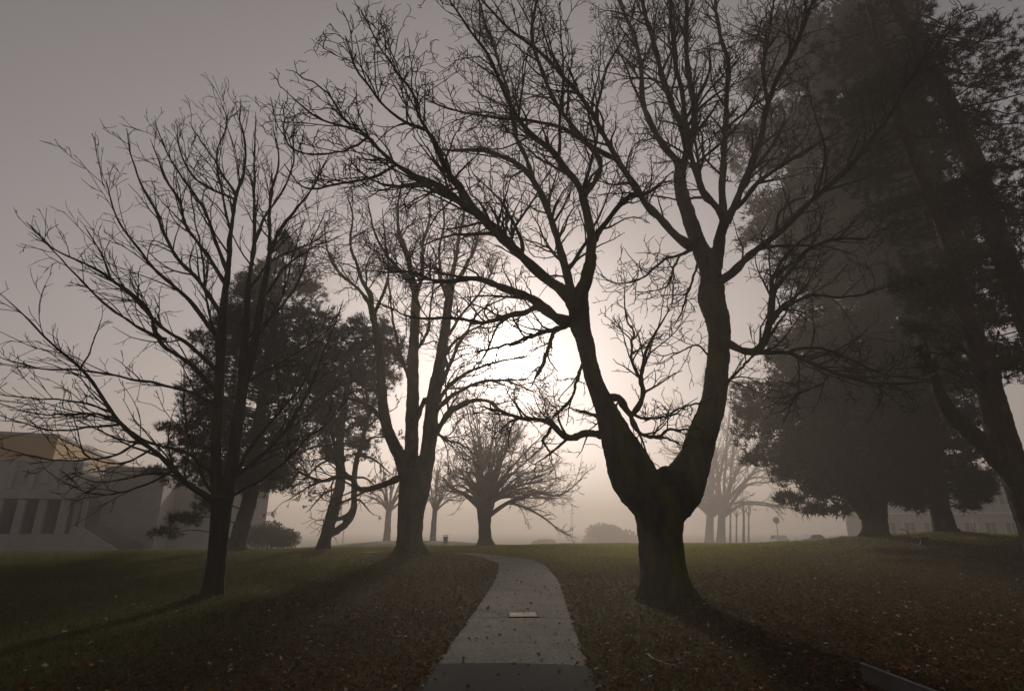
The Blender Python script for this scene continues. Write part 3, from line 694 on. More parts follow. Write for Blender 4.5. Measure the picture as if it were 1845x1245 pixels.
# ------------------------------------------------------------------ evergreens
def needles(K, pos, dirs, per, ln, wd, spread=0.9):
    p = np.repeat(pos, per, 0); d = np.repeat(dirs, per, 0); n = len(p)
    v = nrm(d + rng.normal(0, spread, (n, 3)))
    l = ln * rng.uniform(0.6, 1.15, n)[:, None]
    s = nrm(np.cross(v, rng.normal(size=(n, 3)))) * (wd * 0.5)
    o = p + rng.normal(0, ln * 0.12, (n, 3))
    V = np.stack([o - s, o + s, o + v * l], 1).reshape(-1, 3)
    return V, np.arange(n * 3).reshape(-1, 3)
def conifer(root, base, tpts, Y, prof, nb, tufts, per, ln, wd, leafmat, rise=0.12, flat=0.16, deepf=1.0, t0=0.3, seed=1, branch_r=0.05, droop=0.05, pads=(), bark='bark_pine', gap=0.0, bsides=5, front=1.0, crownname='crown'):
    g = np.random.default_rng(seed)
    tp = np.array(tpts)
    prof = np.array(prof, float)
    py = prof[:, 0]
    pos_all, dir_all, BP, BR = [], [], [], []
    zs = tp[:, 2]
    order = np.argsort(zs)
    jobs = []
    for k in range(nb):
        u = g.random(); row = py[0] + (py[-1] - py[0]) * u
        jobs.append((row, None))
    for row, _ in jobs:
        xl, xr = np.interp(row, py, prof[:, 1]), np.interp(row, py, prof[:, 2])
        zz = at(W / 2, row, Y)[2]
        c = np.array([np.interp(zz, zs[order], tp[order, 0]), np.interp(zz, zs[order], tp[order, 1]), zz])
        X0, X1 = at(xl, row, Y)[0], at(xr, row, Y)[0]
        a, b = max(c[0] - X0, 0.5), max(X1 - c[0], 0.5)
        dep = 0.5 * (a + b) * deepf
        ph = g.uniform(0, 2 * math.pi)
        if math.sin(ph) < -0.2 and g.random() > front: ph = -ph
        ex = b if math.cos(ph) > 0 else a
        L = 1 / math.sqrt((math.cos(ph) / ex) ** 2 + (math.sin(ph) / dep) ** 2) * g.uniform(0.72, 1.04)
        h = np.array([math.cos(ph), math.sin(ph), 0])
        q = np.linspace(0, 1, 7)
        pts = c + h * (q * L)[:, None] + np.array([0, 0, 1]) * (L * (rise * (q - 1) + droop * np.sin(q * math.pi)) + 0)[:, None]
        pts += g.normal(0, 0.03 * L, pts.shape) * q[:, None]
        BP.append(pts); BR.append(np.linspace(branch_r * min(1, 0.3 + L / 6), 0.012, 7))
        nt_ = max(3, int(tufts * L / 4.0))
        tt = t0 + (1 - t0) * g.random(nt_) ** 0.75
        if gap: tt = tt[g.random(nt_) > gap * (1 - tt)]
        f = np.minimum(tt * 6, 5.999); i = f.astype(int); w = (f - i)[:, None]
        p = pts[i] * (1 - w) + pts[i + 1] * w
        side = np.array([-h[1], h[0], 0])
        lat = g.normal(0, flat * L, len(p)) * (1.15 - 0.6 * tt)
        p = p + side * lat[:, None] + np.array([0, 0, 1]) * g.normal(0, 0.05 * L + 0.08, len(p))[:, None]
        pos_all.append(p)
        dir_all.append(nrm(h * 0.6 + side * np.sign(lat)[:, None] * 0.3 + np.array([0, 0, 0.5]) + g.normal(0, 0.25, p.shape)))
    for (px, pyy, rx, ry, dd, cnt) in pads:
        c = at(px, pyy, Y + dd); m_ = mpp(px, pyy, Y + dd)
        s = g.normal(0, 1, (cnt, 3)); s = nrm(s) * g.random((cnt, 1)) ** 0.45
        pos_all.append(c + s * np.array([rx * m_, max(rx, ry) * m_ * 0.8, ry * m_]))
        dir_all.append(nrm(s * 0.7 + np.array([0, 0, 0.5])))
        zc = min(max(c[2] - 0.15 * abs(c[0] - base[0]), zs.min() + 0.5), zs.max() - 0.2)
        o = np.array([np.interp(zc, zs[order], tp[order, 0]), np.interp(zc, zs[order], tp[order, 1]), zc])
        q = np.linspace(0, 1, 7)[:, None]
        pts = o + (c - o) * q + np.array([0, 0, 0.10]) * np.sin(q * math.pi) * np.linalg.norm(c - o)
        BP.append(pts); BR.append(np.linspace(branch_r, 0.015, 7))
    BP = np.array(BP) - base; BR = np.array(BR)
    V, Q = tubes(BP, BR, bsides)
    link('branches', raw_mesh('branches', V, Q), bark, root, kind='stuff')
    p, d = np.concatenate(pos_all) - base, np.concatenate(dir_all)
    V, T = needles(len(p), p, d, per, ln, wd)
    link(crownname, raw_mesh(crownname, V, T, smooth=False), leafmat, root)

YA = 34.0
bA = at(425, 994, YA)
tA = thing('pine_tree', bA, 'dense dark pine with pointed crown and drooping low boughs behind the young tree', 'tree')
chA = trace([(424, 1000, 24), (426, 985, 16), (436, 945, 13.5), (449, 903, 13), (457, 836, 12), (470, 740, 10), (488, 620, 7), (505, 500, 4), (515, 425, 1.5)], YA, 0, 0.5)
link('trunk', welded('trunk', [chA], 0.08, bA, 0.05, 12, 4.0), 'bark_pine', tA)
conifer(tA, bA, chA[0], YA, [(418, 508, 522), (450, 480, 552), (500, 436, 590), (560, 384, 606), (620, 350, 612), (690, 330, 620), (760, 292, 600), (830, 280, 560), (880, 300, 520)], 330, 46, 9, 0.36, 0.05, 'needle', seed=5, rise=0.10, deepf=0.9,
        pads=((300, 960, 30, 10, -1, 60), (335, 935, 34, 12, -1.5, 80), (372, 912, 26, 14, -1, 60), (285, 850, 26, 9, 0.5, 60), (330, 870, 40, 12, 0, 70), (300, 770, 20, 9, 0, 40), (350, 605, 18, 10, 0, 40), (345, 655, 18, 9, 0.5, 40)))

Y5 = 38.0
b5 = at(582, 993, Y5)
t5 = thing('bent_evergreen_tree', b5, 'evergreen with bent trunk and a second curved stem like a swan neck', 'tree')
T5 = lambda pix, d0=0, d1=0: trace(pix, Y5, d0, d1)
ch5 = T5([(581, 998, 20), (583, 985, 13), (586, 970, 11), (591, 952, 10), (600, 920, 11), (609, 890, 9.5), (614, 860, 9), (612, 803, 7.5), (617, 754, 6.5), (626, 700, 5), (645, 640, 4), (660, 590, 2)])
link('trunk', welded('trunk', [ch5, T5([(590, 963, 7), (604, 958, 6.5), (624, 942, 6.4), (636, 923, 6), (638, 894, 5.6), (639, 850, 5), (650, 803, 4.6), (664, 750, 3.6), (690, 690, 2.4)], 0, -0.6), T5([(600, 937, 4.5), (615, 933, 4), (627, 926, 3.4), (636, 915, 3)], 0, -0.3)], 0.07, b5, 0.035, 12, 4.0), 'bark_pine', t5)
conifer(t5, b5, ch5[0], Y5, [(572, 640, 690), (600, 590, 735), (660, 560, 745), (720, 560, 720), (780, 570, 690), (830, 580, 670)], 220, 44, 8, 0.36, 0.05, 'needle_dark', seed=8, deepf=0.8, rise=0.05, t0=0.35, branch_r=0.05)
L5 = [T5([(x0, y0, 2.6), ((x0 + x1) / 2, (y0 + y1) / 2 - 8, 1.8), (x1, y1, 1.0)], 0, dd) for x0, y0, x1, y1, dd in
      ((612, 840, 560, 830, -1), (612, 820, 540, 870, 1), (606, 880, 560, 915, -1), (640, 860, 680, 880, 1), (645, 820, 700, 850, -1), (612, 790, 555, 780, 1), (636, 900, 665, 920, 0.5), (650, 800, 700, 790, 1), (612, 860, 520, 900, -2), (610, 800, 510, 830, 1.5), (612, 770, 530, 760, -1.5), (655, 780, 705, 740, 0))]
o5 = build_limbs(t5, b5, L5, fan_specs(0.012, 1.9, 1.6), 'bark_pine', 'twig', sides=6, npt=10, tsides=3, rough=0)
tips = np.concatenate([q[0][:, -1] for q in o5[1:]])
tips = tips[rng.random(len(tips)) < 0.55]
V, T = needles(len(tips), tips, np.tile([0, 0, -1.0], (len(tips), 1)), 4, 0.20, 0.10, 0.7)
link('dry_leaves', raw_mesh('dry_leaves', V, T, False), 'dead_leaf', t5, kind='stuff')

YP = 34.0
bP = at(1577, 972, YP)
tP = thing('pine_tree', bP, 'broad old pine with thick double trunk whose low boughs hang towards the forked maple', 'tree')
TP = lambda pix, d0=0, d1=0: trace(pix, YP, d0, d1)
chP = TP([(1578, 980, 36), (1577, 966, 23), (1577, 945, 20), (1574, 915, 22), (1580, 880, 16), (1584, 848, 13.5), (1583, 767, 12.5), (1578, 680, 11.5), (1570, 560, 10), (1560, 430, 8.5), (1552, 300, 6.5), (1543, 160, 4.5), (1535, 20, 2.5)])
chQ = TP([(1568, 935, 14), (1552, 915, 13), (1536, 893, 12), (1526, 848, 11.5), (1516, 790, 11), (1506, 700, 10), (1492, 560, 8.5), (1478, 400, 6.5), (1462, 230, 4), (1450, 100, 2)], 0, -1.5)
link('trunk', welded('trunk', [chP, chQ], 0.09, bP, 0.06, 12, 3.0), 'bark_pine', tP)
conifer(tP, bP, chP[0], YP, [(5, 1395, 1640), (60, 1330, 1650), (110, 1372, 1650), (170, 1318, 1660), (215, 1350, 1670), (270, 1300, 1670), (330, 1372, 1680), (385, 1335, 1690), (430, 1345, 1690), (490, 1398, 1690), (540, 1370, 1690), (575, 1352, 1700), (615, 1375, 1690), (650, 1335, 1690), (690, 1352, 1680), (730, 1318, 1680), (790, 1330, 1680), (850, 1370, 1660), (895, 1420, 1640)], 620, 62, 9, 0.46, 0.075, 'needle', seed=12, deepf=0.75, rise=0.06, t0=0.34, branch_r=0.08, gap=0.35, flat=0.12,
        pads=((1420, 900, 26, 10, -1, 60), (1470, 918, 34, 9, 0, 70), (1515, 918, 20, 9, -2, 40), (1360, 830, 24, 12, 1, 50), (1350, 745, 24, 10, 0, 50), (1350, 432, 22, 9, 0, 40), (1395, 400, 40, 16, 0, 90), (1330, 240, 26, 12, 0, 60), (1360, 150, 30, 14, -1, 70)))
bR = at(1707, 967, YP)
tR = thing('pine_tree', bR, 'pine with single flared trunk and low rounded boughs at the far building', 'tree')
chR = TP([(1712, 974, 30), (1706, 960, 20), (1698, 935, 17), (1691, 900, 16), (1687, 860, 14), (1682, 780, 12), (1674, 640, 10), (1662, 500, 8), (1650, 380, 6), (1640, 290, 3)], 0, 0.8)
link('trunk', welded('trunk', [chR], 0.09, bR, 0.06, 12, 3.0), 'bark_pine', tR)
conifer(tR, bR, chR[0], YP, [(280, 1610, 1680), (400, 1580, 1730), (520, 1560, 1750), (640, 1570, 1760), (740, 1590, 1765), (820, 1600, 1775), (870, 1610, 1785), (905, 1625, 1770)], 380, 48, 8, 0.44, 0.07, 'needle_dark', seed=17, deepf=0.8, rise=0.05, t0=0.28, branch_r=0.07, gap=0.2,
        pads=((1755, 885, 30, 22, 0, 160), (1640, 900, 36, 12, -1, 80), (1770, 870, 18, 14, -1, 60), (1745, 912, 18, 8, -0.5, 40), (1650, 915, 14, 6, -1, 30)))

# the two pines standing close by, just off the right of the view
YN = 15.5
def near_pine(label, pixels, Y, extra, prof, nb, tufts, seed, pads=(), d=(0, 0), rise=0.1):
    a, r = trace(pixels, Y, *d)
    dn = nrm(a[0] - a[1]); base = a[0].copy()
    base[2] = gz1(base[0], base[1])
    t = thing('pine_tree', base, label, 'tree')
    r0 = r[0]
    a = [np.array([base[0] + 0.05, base[1], base[2] - 0.3]), np.array([base[0], base[1], base[2] + 0.25])] + a[1:]
    r = [r0 * 1.7, r0 * 1.15] + r[1:]
    chains = [(a, r)] + [trace(e, Y, *dd) for e, dd in extra]
    link('trunk', welded('trunk', chains, 0.05, base, 0.035, 14, 5.0), 'bark_pine', t)
    conifer(t, base, a[1:], Y, prof, nb, tufts, 20, 0.26, 0.026, 'needle_dark', seed=seed, rise=rise, flat=0.14, branch_r=0.045, pads=pads, t0=0.3, bsides=5, droop=-0.04, front=0.12, deepf=0.8)
near_pine('near pine at the lawn edge with a second trunk leaning away', [(1905, 1060, 28), (1850, 900, 26), (1811, 806, 24), (1792, 738, 22), (1776, 675, 20), (1762, 628, 18), (1746, 587, 17), (1735, 555, 15), (1725, 503, 13), (1714, 459, 12), (1690, 390, 11), (1650, 290, 10), (1620, 213, 9), (1590, 100, 7), (1565, 10, 5)], YN,
          [([(1850, 890, 17), (1820, 852, 17.5), (1779, 806, 16.5), (1738, 770, 15), (1708, 738, 13), (1694, 713, 11), (1686, 688, 9), (1677, 656, 6), (1669, 620, 3)], (0, -1.0)),
           ([(1774, 700, 7), (1760, 690, 6), (1735, 675, 5), (1712, 662, 4), (1697, 648, 2)], (0, 0.6)), ([(1770, 668, 6), (1786, 645, 5), (1794, 620, 4)], (0, 0))],
          [(0, 1440, 1740), (100, 1470, 1760), (200, 1500, 1790), (300, 1560, 1820), (420, 1620, 1850), (520, 1640, 1860), (600, 1680, 1880), (680, 1730, 1890)], 120, 52, 23,
          pads=((1650, 590, 26, 20, -2, 26), (1712, 625, 22, 20, -2, 22), (1676, 665, 18, 16, -2.4, 18), (1630, 520, 26, 18, -2, 22), (1690, 540, 30, 20, -2, 30), (1655, 635, 10, 12, -2.4, 8), (1730, 470, 30, 24, -1, 30)), d=(0, 0.8))
near_pine('near pine with straight trunk whose top boughs darken the sky', [(2010, 1040, 26), (1930, 780, 24), (1870, 620, 21), (1822, 497, 18.5), (1787, 400, 17.5), (1762, 315, 16.5), (1734, 245, 15), (1702, 174, 14), (1670, 116, 12.5), (1641, 62, 11), (1610, 0, 9)], 17.5,
          [([(1762, 315, 9), (1720, 330, 6), (1668, 352, 3)], (0, -1.4))],
          [(0, 1520, 1860), (120, 1560, 1900), (220, 1620, 1930), (320, 1650, 1960), (420, 1690, 1990), (540, 1720, 2010), (640, 1770, 2020)], 150, 56, 29,
          pads=((1800, 270, 34, 40, 1.5, 70), (1805, 400, 34, 46, 1.2, 80), (1790, 545, 36, 34, 1.0, 70), (1740, 70, 50, 34, 1.5, 60), (1810, 120, 34, 50, 2, 60), (1530, 110, 50, 34, 1, 50), (1700, 380, 30, 24, 1.5, 40)))

# ------------------------------------------------------------------ shrubs and far foliage
def leaf_cloud(name, label, cat, px, py, rx, ry, Y, n, size, leafmat, stems=9, foot=None, lumps=9, seed=2, deep=1.0):
    g = np.random.default_rng(seed)
    c = at(px, py, Y); m_ = mpp(px, py, Y)
    b = np.array([c[0], Y, gz1(c[0], Y)])
    t = thing(name, b, label, cat)
    A = np.array([rx * m_, rx * m_ * deep, max(ry * m_, 0.3)])
    cen = nrm(g.normal(size=(lumps, 3))) * A * g.uniform(0.3, 0.75, (lumps, 1)); cen[:, 2] = np.abs(cen[:, 2]) * 0.8 - 0.2 * A[2]
    k = g.integers(0, lumps, n)
    p = c + cen[k] + nrm(g.normal(size=(n, 3))) * A * 0.5 * (g.random((n, 1)) ** 0.4)
    p = p[p[:, 2] > b[2] + 0.05]
    V, T = needles(len(p), p - b, nrm(p - c) * 0.5 + np.array([0, 0, 0.3]), 2, size, size * 0.6, 0.8)
    link('foliage', raw_mesh('foliage', V, T, False), leafmat, t, kind='stuff')
    S = []
    for i in range(stems):
        e = c + cen[i % lumps] * 0.8 + np.array([0, 0, 0.2 * A[2]])
        s0 = b + np.array([g.normal(0, 0.2), g.normal(0, 0.2), -0.05])
        q = np.linspace(0, 1, 6)[:, None]
        S.append(s0 + (e - s0) * q + g.normal(0, 0.04 * A[0], (6, 3)) * q - b)
    V, Q = tubes(np.array(S), np.tile(np.linspace(0.05, 0.015, 6), (stems, 1)) * max(1, A[2] / 3), 5)
    link('stems', raw_mesh('stems', V, Q), 'bark_pale', t)
leaf_cloud('shrub', 'rounded pale shrub behind the foot of the dark pine', 'shrub', 486, 964, 50, 34, 46, 6500, 0.15, 'shrub_leaf', seed=3)
leaf_cloud('rounded_tree', 'low dome-shaped tree fading into fog beyond the open lawn', 'tree', 1095, 972, 52, 34, 210, 9000, 0.75, 'shrub_leaf', seed=4)
leaf_cloud('rounded_tree', 'small low bush in fog beside the round-crowned tree', 'bush', 985, 978, 22, 8, 190, 2500, 0.6, 'shrub_leaf', seed=6)

# ------------------------------------------------------------------ box modelling
def box(name, parent, x0, x1, y0, y1, z0, z1, m, bev=0.0, label=None):
    bm = bmesh.new()
    v = [bm.verts.new((x, y, z)) for z in (z0, z1) for y in (y0, y1) for x in (x0, x1)]
    for f in ((0, 2, 3, 1), (4, 5, 7, 6), (0, 1, 5, 4), (2, 6, 7, 3), (0, 4, 6, 2), (1, 3, 7, 5)):
        bm.faces.new([v[k] for k in f])
    if bev: bmesh.ops.bevel(bm, geom=bm.edges[:], offset=bev, segments=1, affect='EDGES')
    me = bpy.data.meshes.new(name); bm.to_mesh(me); bm.free()
    return link(name, me, m, parent, label)
def prism(name, parent, poly, y0, y1, m, label=None):
    """polygon in local x,z run from y0 to y1"""
    n = len(poly)
    bm = bmesh.new()
    a = [bm.verts.new((x, y0, z)) for x, z in poly]; b = [bm.verts.new((x, y1, z)) for x, z in poly]
    bm.faces.new(a); bm.faces.new(b[::-1])
    for k in range(n): bm.faces.new((a[k], b[k], b[(k + 1) % n], a[(k + 1) % n]))
    bmesh.ops.recalc_face_normals(bm, faces=bm.faces[:])
    me = bpy.data.meshes.new(name); bm.to_mesh(me); bm.free()
    return link(name, me, m, parent, label)
def cyl(name, parent, p0, p1, r0, r1, m, sides=10, label=None):
    V, Q = tubes(np.array([[p0, p1]], float), np.array([[r0, r1]], float), sides)
    V = np.r_[V, [p0], [p1]]
    me = bpy.data.meshes.new(name)
    n = sides
    fs = [list(q) for q in Q] + [[(k + 1) % n, k, 2 * n] for k in range(n)] + [[n + k, n + (k + 1) % n, 2 * n + 1] for k in range(n)]
    me.from_pydata(V.tolist(), [], fs); me.update()
    return link(name, me, m, parent, label)
mat('concrete', (0.44, 0.42, 0.40), 0.85, (0.36, 0.34, 0.32), 0.5, bump=0.2, bscale=12, col3=(0.28, 0.26, 0.24), scale3=1.4, mix3=(0.55, 0.8), stretch=(1, 1, 0.5))
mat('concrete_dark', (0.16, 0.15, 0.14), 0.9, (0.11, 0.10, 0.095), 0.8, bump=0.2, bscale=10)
mat('ochre_fascia', (0.50, 0.32, 0.11), 0.75, (0.42, 0.27, 0.10), 0.4, bump=0.05)
mat('block_wall', (0.48, 0.46, 0.45), 0.9, (0.38, 0.36, 0.35), 1.2, bump=0.3, bscale=10)
mat('glass_dark', (0.02, 0.022, 0.024), 0.12, spec=0.5)
mat('metal_grey', (0.22, 0.22, 0.22), 0.45, (0.16, 0.16, 0.16), 3, metal=0.6)
mat('metal_dark', (0.04, 0.04, 0.042), 0.5, spec=0.4)
mat('white_paint', (0.72, 0.71, 0.69), 0.5)

# ------------------------------------------------------------------ concrete hall on the left
O = np.array([-39.5, 50.0]); YAW = math.atan2(0.38, 0.93)
ca, sa = math.cos(YAW), math.sin(YAW)
gB = -0.45
hall = thing('concrete_hall', (O[0], O[1], gB), 'concrete hall with ochre roof block, columned porch and block wall behind the young tree', 'building', rz=YAW)
def pl(px, py, d):                            # pixel on the facade plane set d metres behind the hall's front -> local s, z
    r = ray(px, py); c = np.array([0.0, 0.0])
    nx_, ny_ = -sa, ca
    t = ((O[0] * nx_ + O[1] * ny_) + d) / (r[0] * nx_ + r[1] * ny_)
    x, y, z = r[0] * t - O[0], r[1] * t - O[1], CAMZ + r[2] * t
    return x * ca + y * sa, z - gB
s_l = -16.0
z_top = pl(105, 788, 0)[1]
z_eave = pl(60, 832, -2)[1]
s_c = pl(147, 838, -2)[0]
z_sl1, z_sl0 = pl(60, 884, -2)[1], pl(60, 899, -2)[1]
z_pl = pl(60, 962, -2)[1]
box('roof', hall, s_l, 0, 0.0, 29, z_eave - 1.2, z_top, 'ochre_fascia', 0.04, 'ochre roof block')
box('roof_coping', hall, s_l - 0.1, 0.12, -0.12, 29.1, z_top + 0.003, z_top + 0.28, 'concrete', 0.03)
box('upper_wall', hall, s_l, s_c, -2.0, 6.0, z_sl1 + 0.002, z_eave, 'concrete', 0.03)
box('coping', hall, s_l - 0.05, s_c + 0.12, -2.14, -0.05, z_eave + 0.003, z_eave + 0.22, 'concrete', 0.02)
for k, px in enumerate((22, 60, 103, 143)):
    s = pl(px, 860, -2)[0]
    box('pilaster', hall, s - 0.2, s + 0.2, -2.3, -1.98, z_sl1 + 0.1, z_eave - 0.05, 'concrete', 0.04)
for a, b in ((22, 60), (60, 103), (103, 143)):
    s0, s1 = pl(a, 860, -2)[0] + 0.5, pl(b, 860, -2)[0] - 0.5
    box('wall_panel', hall, s0, s1, -2.12, -1.99, z_sl1 + 0.55, z_eave - 0.45, 'concrete', 0.1)
box('floor_slab', hall, s_l, s_c + 0.25, -2.6, 5.9, z_sl0, z_sl1, 'concrete', 0.04)
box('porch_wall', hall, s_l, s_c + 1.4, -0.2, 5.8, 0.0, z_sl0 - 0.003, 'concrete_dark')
for px in (-6, 35, 73, 113):
    s = pl(px, 930, -2.2)[0]
    box('column', hall, s - 0.28, s + 0.28, -2.45, -1.85, z_pl, z_sl0 + 0.01, 'concrete', 0.05)
for px in (136, 150):
    s = pl(px, 930, -1.0)[0]
    box('column', hall, s - 0.18, s + 0.18, -1.2, -0.8, z_pl, z_sl0 + 0.01, 'concrete', 0.04)
for a, b in ((-2, 33), (37, 71), (76, 110), (118, 132)):
    s0, s1 = pl(a, 930, -0.3)[0], pl(b, 930, -0.3)[0]
    w = box('window', hall, s0, s1, -0.34, -0.19, z_pl + 0.05, z_sl0 - 0.05, 'metal_dark', 0.01)
    sm_ = (s0 + s1) / 2
    for q0, q1 in ((s0 + 0.06, sm_ - 0.03), (sm_ + 0.03, s1 - 0.06)):
        box('pane', w, q0, q1, -0.36, -0.342, z_pl + 0.12, z_sl0 - 0.12, 'glass_dark')
s_p = pl(128, 962, -2.6)[0]
box('plinth', hall, s_l, s_p, -3.0, -0.2, -0.6, z_pl - 0.002, 'concrete', 0.04)
s_e = pl(215, 990, -2.6)[0]
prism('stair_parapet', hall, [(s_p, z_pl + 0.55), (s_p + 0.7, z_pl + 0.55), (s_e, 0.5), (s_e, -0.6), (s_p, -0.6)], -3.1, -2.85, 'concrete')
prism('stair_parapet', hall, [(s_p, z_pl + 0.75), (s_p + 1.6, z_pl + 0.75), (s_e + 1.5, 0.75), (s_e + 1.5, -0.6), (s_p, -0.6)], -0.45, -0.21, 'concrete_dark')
nst = 9
for k in range(nst):
    a = s_p + 0.7 + (s_e - s_p - 0.7) * k / nst; b = s_p + 0.7 + (s_e - s_p - 0.7) * (k + 1) / nst
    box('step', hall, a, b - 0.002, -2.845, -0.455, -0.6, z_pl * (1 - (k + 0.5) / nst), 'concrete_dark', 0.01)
dB = 1.0
sb0, sb1 = pl(178, 900, dB)[0], pl(291, 900, dB)[0]
zb1, zb0 = pl(235, 844, dB)[1], -0.6
wall_b = box('block_wall', hall, sb0, sb1, dB, dB + 12, zb0, zb1, 'block_wall')
NR, NC = 26, 30
V, Q = [], []
bw, bh = (sb1 - sb0) / NC, (zb1 - 0.2) / NR
for r in range(NR):
    for c in range(-1, NC):
        x0 = max(sb0, sb0 + (c + (0.5 if r % 2 else 0)) * bw + 0.05); x1 = min(sb1, sb0 + (c + 1 + (0.5 if r % 2 else 0)) * bw - 0.05)
        if x1 - x0 < 0.05: continue
        z0 = 0.2 + r * bh + 0.04; z1 = z0 + bh - 0.08
        y1 = dB + 0.002; y0 = dB - 0.10 - 0.12 * random.random(); o_ = len(V)
        V += [(x0, y1, z0), (x1, y1, z0), (x1, y1, z1), (x0, y1, z1), (x0 + 0.02, y0, z0 + 0.02), (x1 - 0.02, y0, z0 + 0.02), (x1 - 0.02, y0, z1 - 0.02), (x0 + 0.02, y0, z1 - 0.02)]
        Q += [(o_ + 4, o_ + 5, o_ + 6, o_ + 7), (o_, o_ + 1, o_ + 5, o_ + 4), (o_ + 1, o_ + 2, o_ + 6, o_ + 5), (o_ + 2, o_ + 3, o_ + 7, o_ + 6), (o_ + 3, o_, o_ + 4, o_ + 7)]
link('facing_blocks', raw_mesh('facing_blocks', np.array(V), np.array(Q), False), 'block_wall', wall_b, kind='stuff')
box('parapet', hall, sb0 - 0.05, sb1 + 0.05, dB - 0.12, dB + 12.05, zb1 + 0.002, zb1 + 0.16, 'concrete')
box('side_wing', hall, sb1 + 0.002, sb1 + 9, dB + 8.0, dB + 22, -0.6, zb1 - 0.6, 'concrete', 0.03)
box('forecourt_wall', hall, s_l, s_e + 9, -5.2, -4.9, -0.7, 0.55, 'concrete_dark', 0.03)

# ------------------------------------------------------------------ far building, cars, posts beyond the lawn on the right
YF = 112.0
def far_box_z(py): return at(1700, py, YF)[2]
bF = at(1700, 960, YF); gF = gz1(bF[0], YF)
far = thing('far_building', (bF[0], YF, gF), 'long pale two-storey building fading in fog behind the pines', 'building', rz=R(-6))
X0, X1 = at(1588, 930, YF)[0] - bF[0], at(1960, 930, YF)[0] - bF[0]
zr = far_box_z(852) - gF
box('wall', far, X0, X1, 0, 14, -0.6, zr, 'concrete', 0.03)
box('roof', far, X0 - 0.4, X1 + 0.4, -0.5, 14.4, zr + 0.003, zr + 0.4, 'concrete_dark', 0.03)
box('string_course', far, X0 - 0.05, X1 + 0.05, -0.18, 0.02, zr * 0.5 - 0.15, zr * 0.5 + 0.15, 'white_paint', 0.02)
nw = 11
for k in range(nw):
    xa = X0 + (X1 - X0) * (k + 0.2) / nw; xb = X0 + (X1 - X0) * (k + 0.8) / nw
    for z0, z1 in ((zr * 0.10, zr * 0.40), (zr * 0.60, zr * 0.90)):
        w = box('window', far, xa, xb, -0.10, 0.01, z0, z1, 'white_paint', 0.01)
        xm = (xa + xb) / 2
        for q0, q1 in ((xa + 0.1, xm - 0.05), (xm + 0.05, xb - 0.1)):
            box('pane', w, q0, q1, -0.104, -0.1005, z0 + 0.1, z1 - 0.1, 'glass_dark')
def parked_car(px, Y, rz, paint, label):
    x = at(px, 975, Y)[0]
    c = thing('parked_car', (x, Y, gz1(x, Y)), label, 'car', 'cars parked in the fog', rz)
    prism('body', c, [(-2.15, 0.3), (-2.2, 0.62), (-2.05, 0.86), (-1.15, 0.95), (-0.45, 1.42), (0.85, 1.45), (1.6, 1.0), (2.1, 0.93), (2.2, 0.6), (2.1, 0.3)], -0.85, 0.85, paint)
    for s in (-1, 1):
        y = s * 0.852
        prism('window', c, [(-0.95, 0.98), (-0.4, 1.35), (0.2, 1.37), (0.2, 0.98)], y, y + s * 0.01, 'glass_dark')
        prism('window', c, [(0.28, 0.98), (0.28, 1.37), (0.8, 1.37), (1.35, 1.0)], y, y + s * 0.01, 'glass_dark')
        for xx in (-1.35, 1.35):
            w = cyl('wheel', c, (xx, s * 0.66, 0.31), (xx, s * 0.875, 0.31), 0.31, 0.31, 'metal_dark', 14)
            cyl('rim', w, (xx, s * 0.872, 0.31), (xx, s * 0.885, 0.31), 0.19, 0.17, 'metal_grey', 10)
        box('headlight', c, -2.21, -2.10, s * 0.62 - 0.18, s * 0.62 + 0.18, 0.62, 0.78, 'white_paint', 0.02)
mat('car_silver', (0.55, 0.55, 0.56), 0.25, metal=0.7); mat('car_white', (0.75, 0.75, 0.74), 0.25, coat=0.5)
parked_car(1405, 86, R(80), 'car_white', 'white car parked nose-on beside the pole sign in fog')
parked_car(1463, 84, R(14), 'car_silver', 'silver car parked side-on in fog between sign and broad pine')
parked_car(1510, 86, R(14), 'car_white', 'white car parked side-on in fog next to the silver car')

def post(px, top, Y, label, kind):
    x = at(px, top, Y)[0]; g = gz1(x, Y); h = at(px, top, Y)[2] - g
    t = thing(kind, (x, Y, g), label, 'sign' if kind == 'road_sign' else 'lamp')
    cyl('pole', t, (0, 0, -0.2), (0, 0, h), 0.07, 0.05, 'metal_grey')
    return t, h
mat('yellow_paint', (0.5, 0.36, 0.05), 0.5)
t, h = post(1398, 936, 100, 'yellow disc sign on a thin pole at the edge of the lawn', 'road_sign')
cyl('sign_plate', t, (0, -0.09, h - 0.1), (0, -0.06, h - 0.1), 0.55, 0.55, 'yellow_paint', 20)
t, h = post(620, 948, 100, 'slim lamp post in fog beside the bent evergreen', 'lamp_post')
box('lamp_head', t, -0.5, 0.1, -0.12, 0.12, h - 0.02, h + 0.14, 'metal_grey', 0.03)
t, h = post(1030, 925, 140, 'slim lamp post in fog beyond the open lawn', 'lamp_post')
box('lamp_head', t, -0.1, 0.6, -0.12, 0.12, h - 0.02, h + 0.14, 'metal_grey', 0.03)
x = at(1757, 944, 100)[0]; g = gz1(x, 100); zc = at(1757, 944, 100)[2] - g
t = thing('ring_sign', (x, 100, g), 'white ring-shaped sign on a post before the far building', 'sign')
cyl('post', t, (0, 0, -0.2), (0, 0, zc - 0.7), 0.06, 0.05, 'metal_grey')
a = np.linspace(0, 2 * math.pi, 25); V, Q = tubes(np.array([np.stack([0.5 * np.cos(a), 0 * a, zc + 0.75 * np.sin(a)], 1)]), np.full((1, 25), 0.08), 6)
link('ring', raw_mesh('ring', V, Q), 'white_paint', t)
x = at(803, 966, 78)[0]; g = gz1(x, 78)
t = thing('litter_bin', (x, 78, g), 'small litter bin standing on the foggy lawn crest', 'bin')
